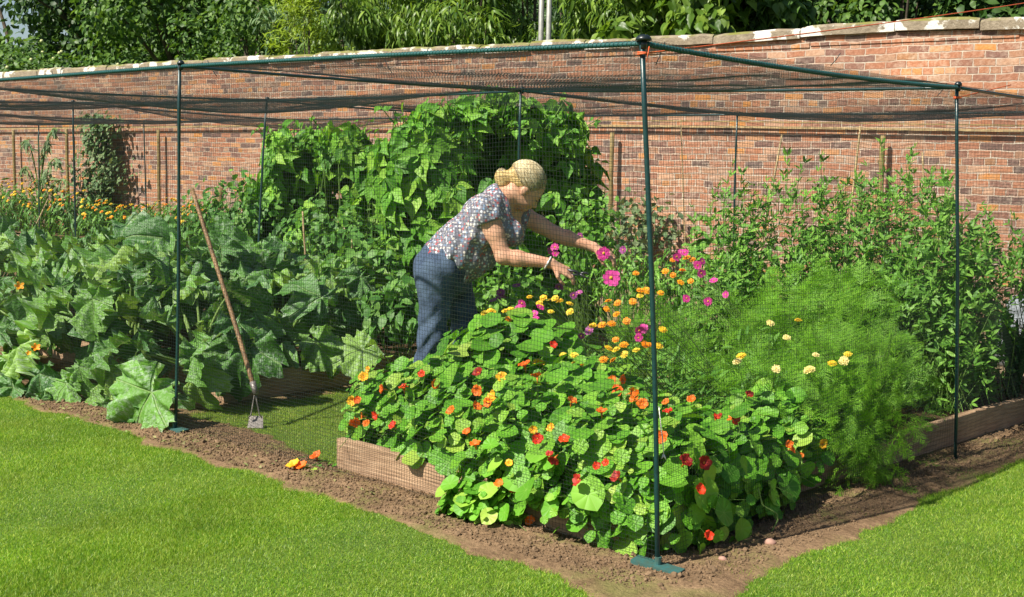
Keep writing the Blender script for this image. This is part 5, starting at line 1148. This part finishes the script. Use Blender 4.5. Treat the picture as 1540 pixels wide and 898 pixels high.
def hand(S, w, tipdir, up, sc=1.0, curl=.5, grip=.4):
    "palm, four unequal jointed fingers and a thumb leaving the side of the palm"
    f = nrm(tipdir); u = nrm(A_(up)-f*(A_(up)@f)); a = np.cross(f, u)  # u: back of the hand, a: across the palm
    for t in np.linspace(-1, 1, 4):
        k0 = w+f*.085*sc+a*t*.029*sc-u*.002; S.cone(w+f*.012*sc+a*t*.014*sc, k0, .0155*sc, .0115*sc, .010)
    for t, l, c in zip(np.linspace(-1, 1, 4), (.062, .075, .078, .068), (curl+.25, curl+.1, curl, curl-.08)):
        k0 = w+f*.085*sc+a*t*.029*sc; dd = nrm(f-u*c*.55+a*t*.06); k1 = k0+dd*l*.45*sc; d2 = nrm(f-u*(c*1.9)+a*t*.03); k2 = k1+d2*l*.32*sc; d3 = nrm(f*.5-u*(c*2.6)); k3 = k2+d3*l*.27*sc
        S.cone(k0, k1, .0100*sc, .0088*sc, .004); S.cone(k1, k2, .0088*sc, .0080*sc, .003); S.cone(k2, k3, .0080*sc, .0064*sc, .003)
    t0 = w+f*.028*sc+a*.022*sc-u*.004; t1 = t0+nrm(f*.7+a*.75-u*.5)*.040*sc; t2 = t1+nrm(f*.95+a*.05-u*.6)*.034*sc; t3 = t2+nrm(f*.9-a*.35-u*.5)*.024*sc
    S.cone(t0, t1, .0145*sc, .0115*sc, .010); S.cone(t1, t2, .0108*sc, .0092*sc, .004); S.cone(t2, t3, .0092*sc, .0072*sc, .003)
    return k0
S = SDF((-.30, -.32, .0), (1.02, .34, 1.50), .0058)
torso(S)
S.cone(nkb+[-.02, 0, -.01], hdc-hu*.07-hf*.03, .056, .052, .035)
S.ell(hdc+hu*.012-hf*.012, (.098, .077, .090), HR, .02); S.ell(hdc+hf*.030-hu*.045, (.066, .058, .078), HR, .03); S.ell(hdc+hf*.066-hu*.098, (.024, .024, .020), HR, .025)
S.cone(hdc+hf*.083-hu*.020, hdc+hf*.103-hu*.052, .008, .0135, .012); S.cone(hdc+hf*.088-hu*.074-hs*.014, hdc+hf*.088-hu*.074+hs*.014, .0085, .0085, .008)
for s_ in (-1, 1):
    S.ell(hdc+hf*.062-hu*.058+s_*hs*.030, (.022, .022, .022), HR, .02); S.ell(hdc+hf*.074-hu*.006+s_*hs*.026, (.014, .022, .009), HR, .012); S.ell(hdc-hf*.004-hu*.030+s_*hs*.074, (.020, .009, .032), HR, .008)
S.cone(shN, shN*.5+elN*.5, .052, .046, .04); S.cone(shN*.5+elN*.5, elN, .046, .040, .02); S.cone(elN, elN*.7+wrN*.3, .040, .041, .02); S.cone(elN*.7+wrN*.3, wrN, .041, .025, .02)
S.cone(shF, shF*.5+elF*.5, .050, .045, .04); S.cone(shF*.5+elF*.5, elF, .045, .039, .02); S.cone(elF, elF*.7+wrF*.3, .039, .040, .02); S.cone(elF*.7+wrF*.3, wrF, .040, .025, .02)
hdN = nrm(J(866, 415, -.20)-wrN); hdF = nrm(J(918, 384, .08)-wrF)
S.cone(wrN, wrN+hdN*.02, .025, .020, .015); S.cone(wrF, wrF+hdF*.02, .025, .020, .015)
hand(S, wrN+hdN*.005, hdN, (.35, -.45, .8), 1.02, .42); hand(S, wrF+hdF*.005, hdF, (.2, -.35, .9), 1.0, .55)
for h, kn, an in ((hipN, knN, anN), (hipF, knF, anF)):
    S.cone(h, kn, .084, .050, .03); S.cone(kn, kn*.65+an*.35+[-.006, 0, 0], .050, .048, .02); S.cone(kn*.65+an*.35+[-.006, 0, 0], an, .048, .034, .02); S.cone(an, an+[.02, 0, -.05], .036, .036, .02); S.cone(an+[-.02, 0, -.055], an+[.15, 0, -.065], .034, .024, .02)
body = S.mesh('body', [skin], person)
G = None
# shirt
T_ = SDF((-.30, -.34, .55), (.72, .36, 1.50), .0075); torso(T_, .016); T_.ell(J(712, 388, -.02), (.12, .11, .095), k=.05); PT = T_.phi.copy()
T_.cone(shN+[-.01, 0, 0], shN*.8+elN*.2, .066, .066, .03); T_.cone(shF, shF*.8+elF*.2, .064, .064, .03); T_.cone(pel*.62+wai*.38, wai, .150, .128, .03, (side, (.76,)))
g = T_.grid(); phi = T_.phi
wr = .010*np.sin(g[..., 0]*38+g[..., 2]*30+4*np.sin(g[..., 1]*14))*np.exp(-((g[..., 0]-wai[0])**2+(g[..., 2]-wai[2])**2)/.05) + .004*np.sin(g[..., 0]*70-g[..., 2]*25+g[..., 1]*30)
phi = phi+wr.astype(np.float32)
ax = nrm(che-pel); hem = (g-(pel+ax*.015))@ax + .006*np.sin(g[..., 1]*24)
PT0 = np.maximum(PT+wr, -hem); phi = np.maximum(phi, -hem); nk = nrm(hdc-hu*.06-nkb); phi = np.maximum(phi, (g-(nkb+nk*.012))@nk*1.0 - .10*np.clip(np.abs(g[..., 1])-.07, 0, 1)*8)
for a, b in ((shN, elN), (shF, elF)):
    d = nrm(b-a); c = a+d*.062; near = np.linalg.norm(np.cross(g-a, d), axis=-1) < .085
    phi = np.where(near & ((g-a)@d > 0), np.minimum(np.maximum(phi, (g-c)@d), PT0), phi)
shirt = T_.mesh('shirt', [shirt_mat()], person, phi)
# jeans
K = SDF((-.34, -.34, .02), (.40, .36, 1.05), .0085); wid = (side, (.74,)); K.cone(pel+[-.0, 0, 0], wai*.8+pel*.2, .141, .126, .05, wid); K.cone(pel+[-.01, 0, -.05], pel, .13, .145, .06, wid)
for h, kn, an in ((hipN, knN, anN), (hipF, knF, anF)): K.cone(h, kn, .098, .073, .05); K.cone(kn, an+[-.005, 0, -.02], .073, .066, .03)
g = K.grid(); phi = K.phi+(.006*np.sin(g[..., 2]*60+6*np.sin(g[..., 0]*18+g[..., 1]*10))*np.exp(-((g[..., 2]-.48)**2)/.03)+.005*np.sin(g[..., 0]*60+g[..., 2]*22)).astype(np.float32)
phi = np.maximum(phi, (g-(pel+ax*.085))@ax); phi = np.maximum(phi, .05-g[..., 2])
K.mesh('jeans', [denim_mat()], person, phi)
# hair: cap over crown and back, loose bun
Hh = SDF(hdc-.22, hdc+.20, .0052); Hh.ell(hdc+hu*.020-hf*.028, (.100, .081, .091), HR, .01); bun = J(757, 270, 0); Hh.cone(hdc-hf*.085+hu*.03, bun, .028, .034, .02); Hh.cone(bun, bun+[-.008, -.01, -.045], .034, .018, .03); Hh.ell(bun+[-.012, 0, .022], (.034, .032, .028), k=.02)
g = Hh.grid(); q = (g-hdc)@HR; phi = Hh.phi+(.0014*np.sin(q[..., 2]*190+q[..., 0]*60+3*np.sin(q[..., 1]*30))).astype(np.float32)
cut = np.minimum(q[..., 0]-.040-.035*np.clip(q[..., 2]/.06, -1, 1.2), 1) ; cut2 = -(q[..., 2]+.045-.9*np.clip(q[..., 0]+.035, 0, 1))
phi = np.maximum(phi, np.where(np.linalg.norm(g-bun, axis=-1) < .07, -1, np.maximum(cut, cut2)))
Hh.mesh('hair', [hair_mat()], person, phi)
def strands(n):
    s0 = RNG.uniform(-1.25, 1.25, n); d0 = np.stack([np.cos(s0)*.55+.18, np.sin(s0), .35-.55*np.abs(s0)/1.25+RNG.uniform(-.25, .6, n)], 1); d0[:, 0] = np.where(RNG.random(n) < .4, RNG.uniform(-.6, .5, n), d0[:, 0]); d0 = nrm(d0); d1 = nrm(A_([-.97, 0, .22])+rv(n, .10))
    t = np.linspace(0, 1, 10)[None, :, None]; om = np.arccos(np.clip((d0*d1).sum(1), -1, 1))[:, None, None]; D = (np.sin((1-t)*om)*d0[:, None]+np.sin(t*om)*d1[:, None])/np.sin(om)
    D = D+A_([0, 0, .10])*np.sin(np.pi*t)*RNG.uniform(.3, 1.2, (n, 1, 1)); P = (D/np.linalg.norm(D, axis=-1, keepdims=True))*A_([.102, .083, .093])*RNG.uniform(.985, 1.06, (n, 1, 1)); P = hdc+hu*.020-hf*.028+P@HR.T
    e = nrm(rv(1500)); c = bun+A_([-.005, 0, -.005]); tt = np.linspace(-.9, .9, 7)[None, :, None]; sd = nrm(np.cross(e, A_([.3, 0, 1.]))); Q = c+A_([.036, .033, .046])*(e[:, None]*np.cos(tt)+A_([.25, 0, -1.])*np.sin(tt)*.95+sd[:, None]*.1*np.sin(3*tt))*RNG.uniform(.92, 1.06, (1500, 1, 1))
    w3 = lambda X: X[..., :1]*E1+X[..., 1:2]*E2+X[..., 2:]*A_([0, 0, 1.])
    m_ = MB(); m_.add(*tubes(w3(P), .0010, 3)); m_.add(*tubes(w3(Q), .0010, 3)); return m_
hs_o = strands(2600).build('strands', leafmat('hair_strand', [(.30, .20, .09), (.58, .44, .24), (.74, .62, .40), (.86, .78, .58)], .15, .4, spec=.5), [o for o in person.children if o.name.startswith('hair')][0])
def toW(p): return PO+p[0]*E1+p[1]*E2+A_([0, 0, 1.])*p[2]
def loc(p): return toW(p)-PO
dk = plain('eye_dark', (.05, .03, .025), .3); lip = plain('lips', (.45, .12, .10), .45)
mb = MB()
for s_ in (-1, 1): V, F, U = inst(ICO, loc(hdc+hf*.083-hu*.022+s_*hs*.027)[None], orient(loc(hf)[None], A_([[0, 0, 1.]])), A_([.0062])); mb = MB(); mb.add(V, F, U); mb.build('eye', dk, person)
MB().tube([loc(hdc+hf*.0945-hu*.076-hs*.017), loc(hdc+hf*.098-hu*.075), loc(hdc+hf*.0945-hu*.076+hs*.017)], [.002, .0042, .002], 6).build('lips', lip, person)
for s_ in (-1, 1):
    MB().tube([loc(hdc+hf*.088-hu*.026+s_*hs*.016), loc(hdc+hf*.0925-hu*.027+s_*hs*.028), loc(hdc+hf*.080-hu*.024+s_*hs*.042)], [.0012, .0030, .0015], 6).build('eyelash', dk, person)
    MB().tube([loc(hdc+hf*.093-hu*.004+s_*hs*.016), loc(hdc+hf*.093+hu*.002+s_*hs*.030), loc(hdc+hf*.078-hu*.002+s_*hs*.046)], [.0018, .0028, .0012], 6).build('eyebrow', plain('brow', (.24, .14, .06), .8), person)
# shoes, bracelet, label on the jeans
for an in (anN, anF):
    Z = SDF(an-[.12, .09, .11], an+[.22, .09, .09], .007); Z.cone(an+[0, 0, .03], an+[-.01, 0, -.03], .052, .050, .02); Z.cone(an+[-.03, 0, -.05], an+[.15, 0, -.056], .046, .036, .03); p2 = np.maximum(Z.phi, .004-Z.grid()[..., 2]); Z.mesh('shoe', [plain('brown_leather', (.10, .055, .03), .6)], person, p2)
w = wrN*.93+elN*.07; d = nrm(wrN-elN); x_ = nrm(np.cross(d, [0, 0, 1.])); y_ = np.cross(x_, d); a = np.linspace(0, 2*math.pi, 25)
MB().tube(np.stack([loc(w+(x_*math.cos(t)+y_*math.sin(t))*.0325+d*.012*math.sin(t)) for t in a]), .0052, 7, cap=False).build('bracelet', plain('silver_bangle', (.75, .75, .72), .3, .1, 60, metal=.3), person)
mb = MB(); c = J(649, 381, -.155); mb.box(-.016, .016, -.004, .004, -.009, .009); o = mb.build('jeans_tag', plain('red_tag', (.6, .03, .03), .6), person); o.location = [float(v) for v in loc(c)]; o.rotation_euler = (0, .5, math.atan2(E1[1], E1[0]))
# secateurs held in the near hand
t = thing('secateurs', toW(J(872, 412, -.20)), 'dark steel secateurs open in the gardener\'s near hand', 'secateurs'); st = plain('dark_steel', (.10, .10, .11), .35, .2, 50, metal=.7); R_ = E1
o0 = A_(t.location)
for nm, pts, rr in (('cutting_blade', [(0, 0, 0), (.02, 0, .010), (.040, 0, .012), (.062, 0, .004)], [.006, .007, .006, .001]), ('hook_blade', [(0, 0, 0), (.022, 0, -.008), (.042, 0, -.014), (.058, 0, -.010)], [.006, .006, .004, .001]), ('handle', [(0, 0, 0), (-.03, .0, .008), (-.075, 0, .004)], [.006, .007, .006]), ('handle', [(0, 0, 0), (-.03, 0, -.012), (-.075, 0, -.022)], [.006, .007, .006])):
    P = np.stack([p[0]*(E1*.9-A_([0, 0, .2]))+p[2]*A_([0, 0, 1.])+p[1]*E2 for p in pts]); MB().tube(P, rr, 7).build(nm, st, t)
hp = toW(J(908, 381, .04)); t = Plant('picked_cosmos', hp, 'magenta cosmos bloom pinched in the gardener\'s far hand', 'flower'); put_flower('cp', hp, nrm(CP-hp+A_([0, 0, .3])), t.root, 1.0); t.st.add(*tubes(bez((hp+[0, 0, 0])[None], (hp+[-.02, 0, -.08])[None], (hp+[-.05, .02, -.22])[None], 8), .0016, 4)); t.done(M['fern'])

# ------------------------------------------------------------------ camera, light, world
cam = bpy.data.cameras.new('camera'); co = bpy.data.objects.new('camera', cam); col.objects.link(co); bpy.context.scene.camera = co
cam.sensor_width = 36; cam.lens = FPX/W*36; cam.clip_end = 1000; cam.clip_start = .05
Mx = Matrix([[CR[i], CU[i], -CF[i], CP[i]] for i in range(3)] + [[0, 0, 0, 1]]); co.matrix_world = Mx
sl = bpy.data.lights.new('sun', 'SUN'); so = bpy.data.objects.new('sun', sl); col.objects.link(so); sl.energy = 5.0; sl.angle = math.radians(.53); sl.color = (1, .94, .82)
so.rotation_euler = Vector([float(v) for v in SUN]).to_track_quat('Z', 'Y').to_euler()
wd = bpy.data.worlds.new('World'); bpy.context.scene.world = wd; wd.use_nodes = True; nt = wd.node_tree
bg = nt.nodes['Background']; sk = nt.nodes.new('ShaderNodeTexSky'); sk.sky_type = 'NISHITA'; sk.sun_disc = False; sk.sun_elevation = math.radians(48); sk.sun_rotation = math.radians(190)
nt.links.new(sk.outputs[0], bg.inputs[0]); bg.inputs[1].default_value = .06
sc = bpy.context.scene; vs = sc.view_settings; vs.view_transform = 'Standard'; vs.look = 'None'; vs.gamma = 1; vs.exposure = .85; vs.use_curve_mapping = False
sc.cycles.max_bounces = 6; sc.cycles.diffuse_bounces = 3; sc.cycles.glossy_bounces = 2; sc.cycles.transmission_bounces = 3
try: sc.cycles.use_denoising = True
except Exception: pass
